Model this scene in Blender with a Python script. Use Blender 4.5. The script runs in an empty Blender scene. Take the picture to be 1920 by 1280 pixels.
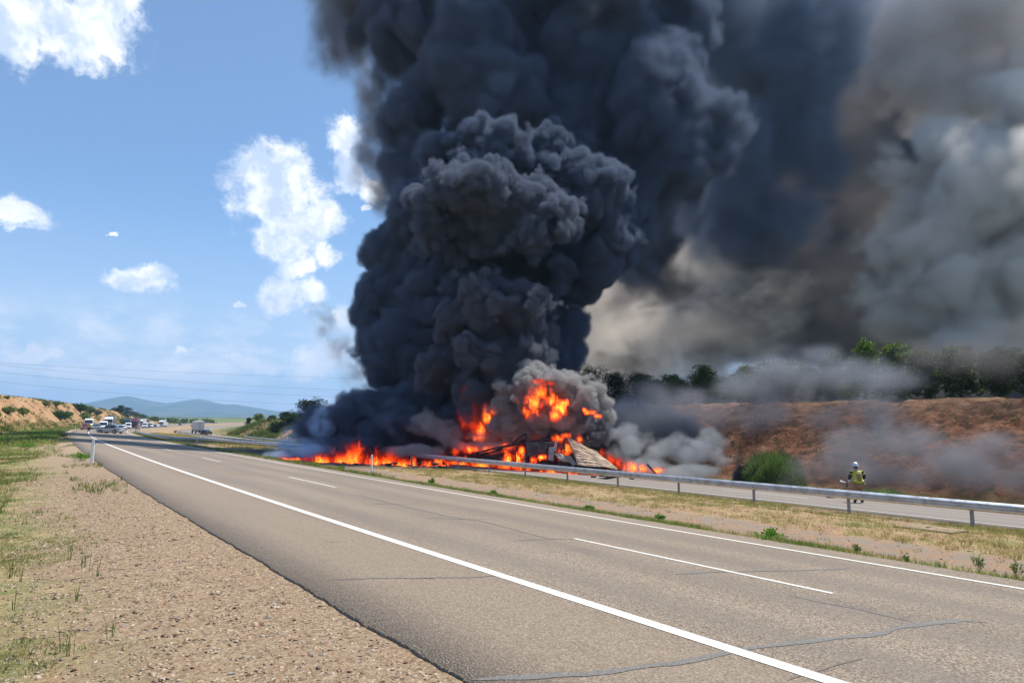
import bpy, bmesh, math, random
import numpy as np
from mathutils import Vector, Matrix, noise

random.seed(7)
rng = np.random.default_rng(7)
SC = bpy.context.scene
COL = SC.collection
R = math.radians

# ---------------------------------------------------------------- camera
F_PX, W_PX = 1245.5, 1920.0            # the photograph's focal length and width in its own pixels
PITCH = 0.10868
cam_d = bpy.data.cameras.new('camera')
cam_d.sensor_width = 36.0
cam_d.lens = 36.0 * F_PX / W_PX
cam_d.clip_start = 0.05
cam_d.clip_end = 40000
cam = bpy.data.objects.new('camera', cam_d)
COL.objects.link(cam)
cam.location = (0, 0, 0)
cam.rotation_euler = (math.pi / 2 + PITCH, 0, 0)
SC.camera = cam

# ---------------------------------------------------------------- sky, sun, exposure
SUN_EL, SUN_AZ = R(65), R(55)          # azimuth from +Y (straight ahead) towards +X
world = bpy.data.worlds.new('World')
SC.world = world
world.use_nodes = True
SUN_DIR = Vector((math.sin(SUN_AZ) * math.cos(SUN_EL), math.cos(SUN_AZ) * math.cos(SUN_EL), math.sin(SUN_EL)))
sun_d = bpy.data.lights.new('sun', 'SUN')
sun_d.energy = 4.2
sun_d.angle = R(0.53)
sun_d.color = (1.0, 0.95, 0.87)
sun = bpy.data.objects.new('sun', sun_d)
COL.objects.link(sun)
sun.rotation_euler = SUN_DIR.to_track_quat('Z', 'Y').to_euler()
SC.view_settings.view_transform = 'Standard'
SC.view_settings.look = 'None'
SC.view_settings.gamma = 1
SC.view_settings.use_curve_mapping = False
SC.view_settings.exposure = 0.6
SC.render.engine = 'CYCLES'
cy = SC.cycles
cy.max_bounces = 6
cy.diffuse_bounces = 2
cy.glossy_bounces = 2
cy.transmission_bounces = 2
cy.volume_bounces = 4
cy.transparent_max_bounces = 96
cy.use_denoising = True
cy.volume_step_rate = 3.0
cy.caustics_reflective = False
cy.caustics_refractive = False
cy.sample_clamp_indirect = 4

# ---------------------------------------------------------------- node helpers
class NT:
    """a small helper round a node tree"""
    def __init__(s, tree):
        s.t = tree
        tree.nodes.clear()
    def n(s, typ, **kw):
        nd = s.t.nodes.new(typ)
        for k, v in kw.items():
            setattr(nd, k, v)
        return nd
    def put(s, sock, v):
        if v is None:
            return
        if hasattr(v, 'is_output') or isinstance(v, bpy.types.NodeSocket):
            s.t.links.new(v, sock)
        else:
            if isinstance(v, (tuple, list)) and hasattr(sock.default_value, '__len__') and len(sock.default_value) == 4 and len(v) == 3:
                v = (*v, 1)
            sock.default_value = v
    def math(s, op, a, b=None, c=None, clamp=False):
        nd = s.n('ShaderNodeMath', operation=op, use_clamp=clamp)
        for i, v in enumerate((a, b, c)):
            s.put(nd.inputs[i], v)
        return nd.outputs[0]
    def vm(s, op, a, b=None, out=0):
        nd = s.n('ShaderNodeVectorMath', operation=op)
        s.put(nd.inputs[0], a)
        if b is not None:
            if op == 'SCALE':
                s.put(nd.inputs[3], b)
            else:
                s.put(nd.inputs[1], b)
        return nd.outputs[out]
    def noise(s, vec, scale, detail=4, rough=0.55, dist=0.0, out=0, lac=2.0):
        nd = s.n('ShaderNodeTexNoise')
        s.put(nd.inputs['Vector'], vec)
        s.put(nd.inputs['Scale'], scale)
        s.put(nd.inputs['Detail'], detail)
        s.put(nd.inputs['Roughness'], rough)
        s.put(nd.inputs['Distortion'], dist)
        s.put(nd.inputs['Lacunarity'], lac)
        return nd.outputs[out]
    def voro(s, vec, scale, feature='F1', out='Distance', rand=1.0, smooth=None):
        nd = s.n('ShaderNodeTexVoronoi', feature=feature)
        s.put(nd.inputs['Vector'], vec)
        s.put(nd.inputs['Scale'], scale)
        s.put(nd.inputs['Randomness'], rand)
        if smooth is not None:
            s.put(nd.inputs['Smoothness'], smooth)
        return nd.outputs[out]
    def ramp(s, fac, stops, interp='LINEAR'):
        nd = s.n('ShaderNodeValToRGB')
        cr = nd.color_ramp
        cr.interpolation = interp
        while len(cr.elements) < len(stops):
            cr.elements.new(0.5)
        for e, (p, c) in zip(cr.elements, stops):
            e.position = p
            e.color = (*c, 1) if isinstance(c, (tuple, list)) else (c, c, c, 1)
        s.put(nd.inputs[0], fac)
        return nd.outputs[0]
    def mix(s, fac, a, b, blend='MIX'):
        nd = s.n('ShaderNodeMix', data_type='RGBA', blend_type=blend)
        s.put(nd.inputs[0], fac)
        s.put(nd.inputs[6], a)
        s.put(nd.inputs[7], b)
        return nd.outputs[2]
    def mapr(s, v, a, b, c=0.0, d=1.0, smooth=False):
        nd = s.n('ShaderNodeMapRange', interpolation_type='SMOOTHSTEP' if smooth else 'LINEAR')
        for i, x in enumerate((v, a, b, c, d)):
            s.put(nd.inputs[i], x)
        return nd.outputs[0]
    def bump(s, h, strength=0.5, dist=0.02):
        nd = s.n('ShaderNodeBump')
        s.put(nd.inputs['Strength'], strength)
        s.put(nd.inputs['Distance'], dist)
        s.put(nd.inputs['Height'], h)
        return nd.outputs[0]
    def mapping(s, vec, scale=(1, 1, 1), rot=(0, 0, 0), loc=(0, 0, 0)):
        nd = s.n('ShaderNodeMapping')
        s.put(nd.inputs[0], vec)
        nd.inputs['Scale'].default_value = scale
        nd.inputs['Rotation'].default_value = rot
        nd.inputs['Location'].default_value = loc
        return nd.outputs[0]
    def pos(s):
        return s.n('ShaderNodeNewGeometry').outputs['Position']
    def obj(s):
        return s.n('ShaderNodeTexCoord').outputs['Object']
    def uv(s):
        return s.n('ShaderNodeTexCoord').outputs['UV']
    def sep(s, v):
        return s.n_sep(v)
    def n_sep(s, v):
        nd = s.n('ShaderNodeSeparateXYZ')
        s.put(nd.inputs[0], v)
        return nd.outputs

def mat(name, build):
    m = bpy.data.materials.new(name)
    m.use_nodes = True
    build(NT(m.node_tree))
    return m

def bsdf(t, color, rough=0.8, normal=None, metal=0.0, spec=0.5, extra=None):
    b = t.n('ShaderNodeBsdfPrincipled')
    t.put(b.inputs['Base Color'], color)
    t.put(b.inputs['Roughness'], rough)
    t.put(b.inputs['Metallic'], metal)
    t.put(b.inputs['Specular IOR Level'], spec)
    if normal is not None:
        t.put(b.inputs['Normal'], normal)
    for k, v in (extra or {}).items():
        t.put(b.inputs[k], v)
    o = t.n('ShaderNodeOutputMaterial')
    t.t.links.new(b.outputs[0], o.inputs['Surface'])
    return b

# ---------------------------------------------------------------- world shader
def build_world():
    t = NT(world.node_tree)
    sky = t.n('ShaderNodeTexSky', sky_type='NISHITA')
    sky.sun_disc = False
    sky.sun_elevation = SUN_EL
    sky.sun_rotation = SUN_AZ
    sky.altitude = 900
    sky.air_density = 1.0
    sky.dust_density = 0.6
    sky.ozone_density = 2.0
    d = t.n('ShaderNodeTexCoord').outputs['Generated']
    x, y, z = t.n_sep(d)
    az = t.math('ARCTAN2', x, y)                    # radians, 0 straight ahead, + right
    el = t.math('ARCSINE', z)
    comb = t.n('ShaderNodeCombineXYZ')
    t.put(comb.inputs[0], az)
    t.put(comb.inputs[1], el)
    ae = comb.outputs[0]
    wob = t.vm('SCALE', t.vm('SUBTRACT', t.noise(ae, 9.0, 5, 0.66, out=1), (0.5, 0.5, 0.5)), 0.10)
    aw = t.vm('ADD', ae, wob)
    dmin = None
    # cumulus banks: azimuth, elevation (degrees), half sizes (degrees), strength
    for a, e, ra, re, k in CLOUDS:
        q = t.n('ShaderNodeVectorMath', operation='MULTIPLY_ADD')
        t.put(q.inputs[0], aw)
        q.inputs[1].default_value = (1 / (R(ra) * k), 1 / (R(re) * k), 0)
        q.inputs[2].default_value = (-a / (ra * k), -e / (re * k), 0)
        d_ = t.vm('LENGTH', q.outputs[0], out=1)
        dmin = d_ if dmin is None else t.math('MINIMUM', dmin, d_)
    fine = t.noise(ae, 20.0, 6, 0.66)
    dens = t.math('ADD', t.math('SUBTRACT', 1.0, dmin), t.math('MULTIPLY', t.math('SUBTRACT', fine, 0.5), 1.8))
    alpha = t.mapr(dens, -0.04, 0.5, 0, 1, smooth=True)
    # a low bank of hazy cumulus near the horizon all round, and scattered cumulus higher up than the picture reaches
    wide = t.noise(t.mapping(ae, scale=(1, 2.0, 1), loc=(3.1, .4, 0)), 11.0, 4, 0.62)
    bank = t.math('MULTIPLY', t.math('MULTIPLY', t.mapr(wide, 0.38, 0.60), t.mapr(el, R(9.5), R(4.0), 0.0, 1.0)), 0.85)
    scat = t.math('MULTIPLY', t.mapr(wide, 0.6, 0.72), t.mapr(el, R(36), R(45)))
    alpha = t.math('MAXIMUM', alpha, t.math('MAXIMUM', bank, scat), clamp=True)
    bright = t.mapr(t.noise(t.vm('ADD', aw, (0.0, 0.012, 0)), 15.0, 3, 0.6), 0.42, 0.60, 0.0, 1.0)
    ccol = t.mix(bright, CLOUD_LOW, CLOUD_HIGH)
    ccol = t.mix(t.mapr(el, R(10), R(2)), ccol, (7.7, 8.2, 9.3))
    hz = t.mapr(el, R(18), R(1), 0.0, 0.72, smooth=True)
    base = t.mix(.16, t.mix(1.0, sky.outputs[0], SKY_TINT, 'MULTIPLY'), (5.2, 6.6, 8.4))
    skyc = t.mix(hz, base, (5.0, 6.1, 8.1))
    col = t.mix(alpha, skyc, ccol)
    bg = t.n('ShaderNodeBackground')
    t.put(bg.inputs[0], col)
    bg.inputs[1].default_value = 0.075
    o = t.n('ShaderNodeOutputWorld')
    t.t.links.new(bg.outputs[0], o.inputs[0])

def ae_of(px, py):
    """direction of a pixel of the photograph, as azimuth and elevation in degrees"""
    d = ray(px, py)
    return math.degrees(math.atan2(d.x, d.y)), math.degrees(math.asin(d.z / d.length))

def ray(px, py):
    x = (px - 960) / F_PX
    zc = (640 - py) / F_PX
    return Vector((x, math.cos(PITCH) - zc * math.sin(PITCH), math.sin(PITCH) + zc * math.cos(PITCH)))

def at(px, py, Y):
    d = ray(px, py)
    return d * (Y / d.y)

HAZE = 0.00015
SKY_TINT = (.90, 1.24, 1.46)
CLOUD_LOW, CLOUD_HIGH = (5.7, 6.9, 9.0), (10.6, 10.8, 11.1)
CLOUDS = []
for cx, cy_, rx, ry, k in [(100, 30, 170, 62, 1.0), (200, 8, 90, 40, 1.0), (20, 70, 70, 50, .9), (30, 400, 62, 34, .85), (265, 525, 62, 28, 1.0),
        (520, 355, 95, 75, 1.15), (480, 320, 50, 50, 1.1), (585, 405, 75, 45, 1.15), (530, 440, 90, 55, 1.05), (560, 500, 60, 42, .95), (640, 250, 42, 34, 1.15),
        (655, 300, 55, 60, .85), (690, 340, 60, 60, .6), (620, 470, 60, 50, .62), (545, 560, 62, 35, 1.05), (590, 560, 50, 32, 1.05), (520, 540, 35, 35, 1.0), (680, 378, 18, 10, .95),
        (448, 558, 26, 12, .8), (205, 420, 18, 6, .7), (355, 645, 40, 24, .7), (470, 680, 70, 30, .7), (590, 670, 100, 50, .72), (250, 690, 90, 30, .62), (640, 610, 60, 60, .6),
        (330, 690, 120, 26, .6), (60, 660, 110, 30, .55), (150, 700, 160, 30, .5)]:
    a, e = ae_of(cx, cy_)
    CLOUDS.append((a, e, rx / F_PX * 57.3 * 0.84, ry / F_PX * 57.3 * 0.92, k))
build_world()
world.cycles.sampling_method = 'MANUAL'
world.cycles.sample_map_resolution = 256

# ---------------------------------------------------------------- object helpers
def tag(o, label=None, cat=None, group=None, kind=None):
    if label: o['label'] = label
    if cat: o['category'] = cat
    if group: o['group'] = group
    if kind: o['kind'] = kind
    return o

def link(o, parent=None):
    COL.objects.link(o)
    if parent is not None:
        o.parent = parent
    return o

def mesh_np(name, verts, faces, mats, parent=None, uv=None, smooth=False, loc=None, mi=None, col=None):
    """verts (n,3), faces (m,k) with one k"""
    verts = np.asarray(verts, dtype=np.float32)
    faces = np.asarray(faces, dtype=np.int32)
    me = bpy.data.meshes.new(name)
    n, (m, k) = len(verts), faces.shape
    me.vertices.add(n)
    me.vertices.foreach_set('co', verts.ravel())
    me.loops.add(m * k)
    me.loops.foreach_set('vertex_index', faces.ravel())
    me.polygons.add(m)
    me.polygons.foreach_set('loop_start', np.arange(0, m * k, k, dtype=np.int32))
    me.polygons.foreach_set('loop_total', np.full(m, k, dtype=np.int32))
    if smooth:
        me.polygons.foreach_set('use_smooth', np.ones(m, dtype=bool))
    if mi is not None:
        me.polygons.foreach_set('material_index', np.asarray(mi, dtype=np.int32))
    if uv is not None:
        lay = me.uv_layers.new(name='UVMap')
        lay.data.foreach_set('uv', np.asarray(uv, dtype=np.float32)[faces.ravel()].ravel())
    if col is not None:
        ca = me.color_attributes.new('tint', 'FLOAT_COLOR', 'POINT')
        c4 = np.ones((n, 4), dtype=np.float32)
        c4[:, :3] = col
        ca.data.foreach_set('color', c4.ravel())
    me.update(calc_edges=True)
    me.validate()
    for m_ in (mats if isinstance(mats, (list, tuple)) else [mats]):
        me.materials.append(m_)
    o = bpy.data.objects.new(name, me)
    if loc is not None:
        o.location = loc
    return link(o, parent)

def empty(name, loc, rz=0.0, scale=1.0):
    o = bpy.data.objects.new(name, None)
    o.empty_display_size = 0.3
    o.location = loc
    o.rotation_euler = (0, 0, rz)
    o.scale = (scale,) * 3
    return link(o)

# ---------------------------------------------------------------- the road's line in plan and height
_T = np.arange(-80, 1500, 0.5)
def _theta(t):
    k0, k1, k2 = 0.00073904, -5.59e-06, 6e-08
    tt = np.clip(t, -20, 150)
    th = -0.63973606 + k0 * tt + .5 * k1 * tt * tt + k2 * tt ** 3 / 6
    e = np.clip(t - 150, 0, None)
    return th + 0.00075 * np.clip(e, 0, 160) + 0.00042 * np.clip(e - 160, 0, 250) + 0.0022 * np.clip(e - 410, 0, 500)
_TH = _theta(_T)
_X = np.cumsum(np.sin(_TH) * .5); _Y = np.cumsum(np.cos(_TH) * .5)
_i0 = int(np.argmin(abs(_T)))
_X -= _X[_i0]; _Y -= _Y[_i0]
_ZT = np.array([-80, 0, 50, 100, 150, 200, 250, 350, 450, 600, 900, 1500.])
_ZV = np.array([0.1, 0, -.40, -.92, -1.40, -1.9, -2.6, -4.0, -5.2, -6.0, -6.5, -7.0])
def zroad(t): return np.interp(t, _ZT, _ZV)

# cross profile (offset s to the right of the camera line, height)
_PS = np.array([-150, -60, -30, -12, -8, -3.5, -1, 2.0, 2.55, 13.2, 14.0, 15.2, 18.5, 20.5, 24.5, 25.6, 26.0, 36.8, 37.4, 39.5, 42, 51.0, 53, 70, 160, 400.])
_PZ = np.array([-1.2, -1.2, -1.6, -2.1, -2.15, -1.86, -1.80, -1.775, -1.775, -2.70, -2.86, -2.98, -3.05, -3.2, -3.5, -3.6, -3.63, -4.26, -4.5, -4.65, -4.5, 0.95, 1.25, 1.6, 2.5, 3.])
def cuth(t):
    """height factor of the cutting on the far side"""
    return np.interp(t, [-80, 90, 130, 175, 215, 260, 300, 360, 420, 2000], [1, 1, .86, .83, .82, .68, .45, .15, 0., 0.])
def hillh(t):
    return np.interp(t, [-80, 75, 110, 150, 200, 260, 350, 400, 450, 500, 560, 650, 2000], [0, 0, 2.6, 6.2, 8.6, 9.6, 10., 9.8, 8.8, 7., 4., 0., 0.])
def zprof(s, t):
    z = np.interp(s, _PS, _PZ)
    base = np.interp(s, [-400, -150, 2.55, 36.8, 160, 900], [-2.2, -2.2, -1.8, -4.4, -5.2, -6])
    right = s > 40.0
    c = cuth(t)
    z = np.where(right, base + (z - base) * c, z)
    hl = np.interp(s, [-400, -150, -60, -17, -15.5, -6.5, -4], [1.05, 1.05, 1.1, 1.0, .95, 0.0, 0])
    z = z + hl * hillh(t) * (s < -4)
    return z
def P(s, t, dz=0.0):
    """a point at offset s and chainage t on the ground"""
    s = np.asarray(s, float); t = np.asarray(t, float)
    x0 = np.interp(t, _T, _X); y0 = np.interp(t, _T, _Y); th = np.interp(t, _T, _TH)
    return np.stack([x0 + s * np.cos(th), y0 - s * np.sin(th), zprof(s, t) + zroad(t) + dz], -1)
def heading(t): return float(np.interp(t, _T, _TH))
def PV(s, t, dz=0.0): return Vector([float(v) for v in P(s, t, dz)])
def road_z(s): return -1.75 - 0.0829 * (s - 2.55)            # the near carriageway's tilted plane
def oroad_z(s): return -3.60 - 0.0583 * (s - 26.0)
def PR(s, t, dz=0.0, fn=None):
    q = P(s, t)
    f = fn or road_z
    q[..., 2] = f(np.asarray(s, float)) + zroad(np.asarray(t, float)) + dz
    return q
def grid_faces(n, m):
    i, j = np.meshgrid(np.arange(n - 1), np.arange(m - 1), indexing='ij')
    a = (i * m + j).ravel()
    return np.stack([a, a + 1, a + m + 1, a + m], -1)
def find_t(s, px):
    """chainage at which the line at offset s crosses the picture column px"""
    ts = np.arange(2, 900, .25)
    q = P(s, ts)
    u = 960 + F_PX * q[:, 0] / (q[:, 1] * math.cos(PITCH) + q[:, 2] * math.sin(PITCH))
    return ts, u, q
# ---------------------------------------------------------------- numpy value noise
_perm = rng.random((512, 512)).astype(np.float64)
def vn(x, y):
    xi = np.floor(x).astype(int); yi = np.floor(y).astype(int)
    fx = x - xi; fy = y - yi
    fx = fx * fx * (3 - 2 * fx); fy = fy * fy * (3 - 2 * fy)
    a = _perm[xi % 512, yi % 512]; b = _perm[(xi + 1) % 512, yi % 512]
    c = _perm[xi % 512, (yi + 1) % 512]; d = _perm[(xi + 1) % 512, (yi + 1) % 512]
    return (a * (1 - fx) + b * fx) * (1 - fy) + (c * (1 - fx) + d * fx) * fy
def fbm(x, y, o=4, g=0.5):
    v = 0; a = 1; s_ = 0
    for k in range(o):
        v = v + a * (vn(x * 2 ** k + 17.3 * k, y * 2 ** k + 5.1 * k) - .5); s_ += a; a *= g
    return v / s_ * 2

def inv_xy(x, y):
    """offset and chainage of plan points"""
    x = np.atleast_1d(np.asarray(x, float)); y = np.atleast_1d(np.asarray(y, float))
    S = np.zeros_like(x); Tt = np.zeros_like(x)
    for i in range(len(x)):
        # foot of the perpendicular on the centre line
        d = (x[i] - _X) * np.sin(_TH) + (y[i] - _Y) * np.cos(_TH)
        j = int(np.argmin(np.abs(d) + 0.02 * np.hypot(x[i] - _X, y[i] - _Y)))
        Tt[i] = _T[j] + d[j]
        S[i] = (x[i] - _X[j]) * math.cos(_TH[j]) - (y[i] - _Y[j]) * math.sin(_TH[j])
    return S, Tt
def rough(s, t):
    """small relief of the ground on top of the profile; nothing under the roads"""
    s = np.asarray(s, float); t = np.asarray(t, float)
    off = np.minimum(np.abs(s - 7.9) - 5.6, np.abs(s - 31.3) - 5.7)
    k = np.clip(off / 0.8, 0, 1)
    kc = np.clip((s - 41.5) / 2, 0, 1) * np.clip((54 - s) / 3, 0, 1)
    x0 = np.interp(t, _T, _X); y0 = np.interp(t, _T, _Y); th = np.interp(t, _T, _TH)
    x = x0 + s * np.cos(th); y = y0 - s * np.sin(th)
    r = 0.05 * fbm(x * .9, y * .9, 4) + 0.02 * fbm(x * 5, y * 5, 2)
    r = r * (1 + 3 * np.clip((np.abs(s - 12) - 40) / 40, 0, 1))
    gul = 0.55 * fbm(t * .33, s * .13, 5, .6) + .42 * fbm(t * 1.1, s * 1.0, 4, .7)
    hl = np.clip((-s - 6) / 3, 0, 1) * np.clip(hillh(t) / 8, 0, 1)
    h2 = 0.9 * fbm(t * .09, s * .09, 4) + .25 * fbm(t * .5, s * .4, 3)
    return k * r + kc * gul + hl * h2
def ground_z(x, y):
    S, Tt = inv_xy(x, y)
    return zprof(S, Tt) + zroad(Tt) + rough(S, Tt)
def ground_at(px, py, lo=3.0, hi=700.0):
    """where the line of sight through a pixel of the photograph first meets the terrain"""
    d = ray(px, py)
    ys = np.geomspace(lo, hi, 420)
    x = d.x / d.y * ys; z = d.z / d.y * ys
    g = ground_z(x, ys)
    k = np.where(z <= g)[0]
    if not len(k):
        return None
    k = max(1, k[0])
    a, b = ys[k - 1], ys[k]
    for _ in range(8):
        m_ = (a + b) / 2
        if d.z / d.y * m_ <= ground_z(d.x / d.y * m_, m_)[0]: b = m_
        else: a = m_
    return Vector((d.x / d.y * b, b, float(ground_z(d.x / d.y * b, b)[0])))
def st_of(v):
    S, Tt = inv_xy(v.x, v.y)
    return float(S[0]), float(Tt[0])

# ---------------------------------------------------------------- terrain
s_lines = np.unique(np.concatenate([np.linspace(-400, -60, 18), np.linspace(-60, -16, 45), np.linspace(-16, -4, 40), np.linspace(-4, 2.55, 66),
    [2.56, 2.6, 13.1, 13.15], np.linspace(13.2, 25.9, 90), [26.0, 26.1, 36.7], np.linspace(36.8, 42, 20), np.linspace(42, 54, 70), np.linspace(54, 90, 30), np.linspace(90, 400, 20)]))
t_lines = np.unique(np.concatenate([np.linspace(-60, 1, 30), np.linspace(1, 24, 150), np.linspace(24, 80, 190), np.linspace(80, 200, 170), np.linspace(200, 460, 140), np.linspace(460, 1000, 110)]))
SS, TT = np.meshgrid(s_lines, t_lines, indexing='ij')
terr = P(SS, TT)
terr[..., 2] += rough(SS, TT)
edge = np.clip((np.abs(SS) - 380) / 20, 0, 1)
terr[..., 2] -= edge * 12
under = ((SS > 2.7) & (SS < 13.05)) | ((SS > 26.05) & (SS < 36.75))
terr[..., 2] -= 0.12 * under

def m_terrain(t):
    u = t.uv()
    s, tt, _ = t.n_sep(u)
    p = t.pos()
    big = t.noise(p, 0.35, 4, 0.6)
    mid = t.noise(p, 1.7, 5, 0.62)
    fine = t.noise(p, 14.0, 5, 0.7)
    vfine = t.noise(p, 70.0, 3, 0.7)
    so = t.math('ADD', s, t.math('MULTIPLY', t.math('SUBTRACT', big, 0.5), 2.6))
    so = t.math('ADD', so, t.math('MULTIPLY', t.math('SUBTRACT', mid, 0.5), 1.6))
    # stony verge
    grav = t.ramp(t.voro(p, 34.0, 'F1', 'Color'), [(0, (.09, .06, .038)), (.35, (.25, .178, .114)), (.75, (.37, .28, .185)), (1, (.44, .37, .28))])
    grav = t.mix(t.mapr(mid, .3, .7, 0, .45), grav, (.33, .215, .134))
    grav = t.mix(t.mapr(vfine, .25, .5, .55, 0), grav, (.12, .075, .045))
    soil = t.ramp(fine, [(.25, (.15, .085, .05)), (.5, (.33, .205, .125)), (.8, (.42, .28, .175))])
    dry = t.ramp(fine, [(.25, (.17, .12, .06)), (.5, (.36, .27, .135)), (.8, (.46, .37, .2))])
    green = t.ramp(fine, [(.25, (.05, .07, .02)), (.55, (.15, .185, .05)), (.85, (.26, .28, .09))])
    gravel_far = t.mix(t.mapr(tt, 18.0, 55.0), grav, (.34, .25, .168))
    # left: gravel then grass then earth
    gmask = t.mapr(mid, .36, .6)
    leftgrass = t.mix(gmask, dry, green)
    leftgrass = t.mix(t.mapr(big, .52, .62), leftgrass, soil)
    left = t.mix(t.mapr(so, 1.1, -.3), gravel_far, leftgrass)
    left = t.mix(t.math('MULTIPLY', t.mapr(tt, 600.0, 660.0), t.mapr(s, 2.0, -2.0)), left, (.1, .13, .045))
    left = t.mix(t.math('MULTIPLY', t.mapr(tt, 90.0, 120.0), t.mapr(s, 1.0, -1.0)), left, green)
    hill = t.ramp(t.noise(t.mapping(u, scale=(.25, .5, 1)), 1.0, 6, .65), [(.3, (.2, .098, .05)), (.48, (.36, .2, .1)), (.6, (.4, .27, .14)), (.7, (.15, .15, .06))])
    hmask = t.math('MULTIPLY', t.math('MULTIPLY', t.mapr(so, -5.5, -8.0), t.mapr(tt, 70.0, 95.0)), t.mapr(tt, 650.0, 600.0))
    left = t.mix(hmask, left, hill)
    # median: weeds, a worn concrete drain silted with earth, dry grass
    med = t.mix(t.mapr(mid, .40, .56), dry, soil)
    med = t.mix(t.mapr(big, .58, .68, 0, .6), med, green)
    drain = t.ramp(vfine, [(.2, (.17, .135, .105)), (.8, (.34, .275, .215))])
    drain = t.mix(t.mapr(mid, .42, .58, 0, .85), drain, soil)
    s2 = t.math('ADD', s, t.math('MULTIPLY', t.math('SUBTRACT', mid, 0.5), .7))
    dm = t.math('MULTIPLY', t.mapr(s2, 14.8, 15.2), t.mapr(s2, 17.6, 17.0))
    med = t.mix(dm, med, drain)
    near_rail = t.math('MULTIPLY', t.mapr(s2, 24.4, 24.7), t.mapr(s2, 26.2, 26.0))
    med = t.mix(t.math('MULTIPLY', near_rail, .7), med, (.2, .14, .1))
    # burnt ground round the fire
    ash = t.math('MULTIPLY', t.math('MULTIPLY', t.mapr(tt, 37.0, 42.0), t.mapr(tt, 76.0, 70.0)), t.mapr(so, 14.5, 17.5))
    # right: verge and the red cutting
    rs = t.ramp(t.noise(t.mapping(u, scale=(.9, .35, 1)), 2.2, 7, .7), [(.30, (.045, .020, .013)), (.42, (.14, .060, .034)), (.54, (.27, .122, .068)), (.70, (.40, .21, .125))])
    rs = t.mix(t.mapr(fine, .2, .5, .75, 0), rs, (.065, .03, .018))
    tuft = t.mapr(t.noise(p, 1.05, 5, .7), .52, .60)
    rs = t.mix(t.math('MULTIPLY', tuft, .75), rs, (.052, .045, .026))
    pale = t.math('MULTIPLY', t.mapr(s, 48.6, 51.5), t.mapr(mid, .3, .6))
    rs = t.mix(t.math('MULTIPLY', pale, .65), rs, (.42, .27, .17))
    far = t.mapr(tt, 95.0, 140.0)
    rs = t.mix(far, rs, t.ramp(t.noise(t.mapping(u, scale=(.35, .12, 1)), 1.3, 6, .65), [(.36, (.05, .065, .028)), (.47, (.12, .13, .05)), (.52, (.38, .23, .12)), (.7, (.46, .31, .18))]))
    right = t.mix(t.mapr(so, 41.2, 42.6), t.mix(.5, soil, green), rs)
    right = t.mix(t.mapr(so, 52.5, 55.0), right, t.mix(gmask, dry, green))
    right = t.mix(t.math('MULTIPLY', t.mapr(tt, 240.0, 330.0), t.mapr(s, 40.0, 46.0)), right, (.1, .13, .045))
    col = t.mix(t.math('GREATER_THAN', s, 8.0), left, med)
    col = t.mix(t.math('MULTIPLY', ash, .93), col, t.ramp(fine, [(.3, (.012, .012, .014)), (.6, (.05, .055, .06)), (.85, (.2, .2, .2))]))
    col = t.mix(t.math('GREATER_THAN', s, 31.0), col, right)
    h = t.math('ADD', t.math('MULTIPLY', fine, .6), t.math('MULTIPLY', vfine, .4))
    near = t.bump(h, 0.9, 0.035)
    h2 = t.noise(p, 4.0, 6, .72)
    nb = t.n('ShaderNodeBump'); t.put(nb.inputs['Height'], h2); t.put(nb.inputs['Normal'], near)
    t.put(nb.inputs['Strength'], t.mapr(s, 38.0, 42.0, .25, 1.0)); nb.inputs['Distance'].default_value = .28
    bsdf(t, col, .95, nb.outputs[0], spec=.15)
M_TERR = mat('earth', m_terrain)
n_s, n_t = SS.shape
terrain = mesh_np('terrain', terr.reshape(-1, 3), grid_faces(n_s, n_t)[:, ::-1], M_TERR, uv=np.stack([SS.ravel(), TT.ravel()], -1), smooth=True)
tag(terrain, kind='structure')

# the plain beyond
def m_plain(t):
    p = t.pos()
    f = t.voro(t.mapping(p, scale=(.0035, .0012, 0), rot=(0, 0, .4)), 1.0, 'F1', 'Color')
    c = t.ramp(f, [(0, (.05, .075, .03)), (.4, (.09, .12, .045)), (.6, (.2, .21, .09)), (.8, (.3, .25, .13)), (1, (.06, .09, .035))])
    c = t.mix(t.mapr(t.noise(p, .01, 6, .65), .45, .6), c, (.035, .055, .025))
    bsdf(t, c, 1, spec=.1)
xs = np.concatenate([-np.geomspace(14000, 300, 24), np.linspace(-280, 280, 9), np.geomspace(300, 14000, 24)])
ys = np.concatenate([-np.geomspace(9000, 300, 14), np.linspace(-280, 280, 9), np.geomspace(300, 14000, 40)])
gx, gy = np.meshgrid(xs, ys, indexing='ij')
gz = -14.0 + 5 * fbm(gx / 900, gy / 900, 3) + np.clip((np.hypot(gx, gy) - 1500) / 3000, 0, 1) * 14 * fbm(gx / 1900 + 3, gy / 1400, 3) - 1.5
plain = mesh_np('ground', np.stack([gx, gy, gz], -1).reshape(-1, 3), grid_faces(len(xs), len(ys))[:, ::-1], mat('fields', m_plain), smooth=True)
tag(plain, kind='structure')

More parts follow.
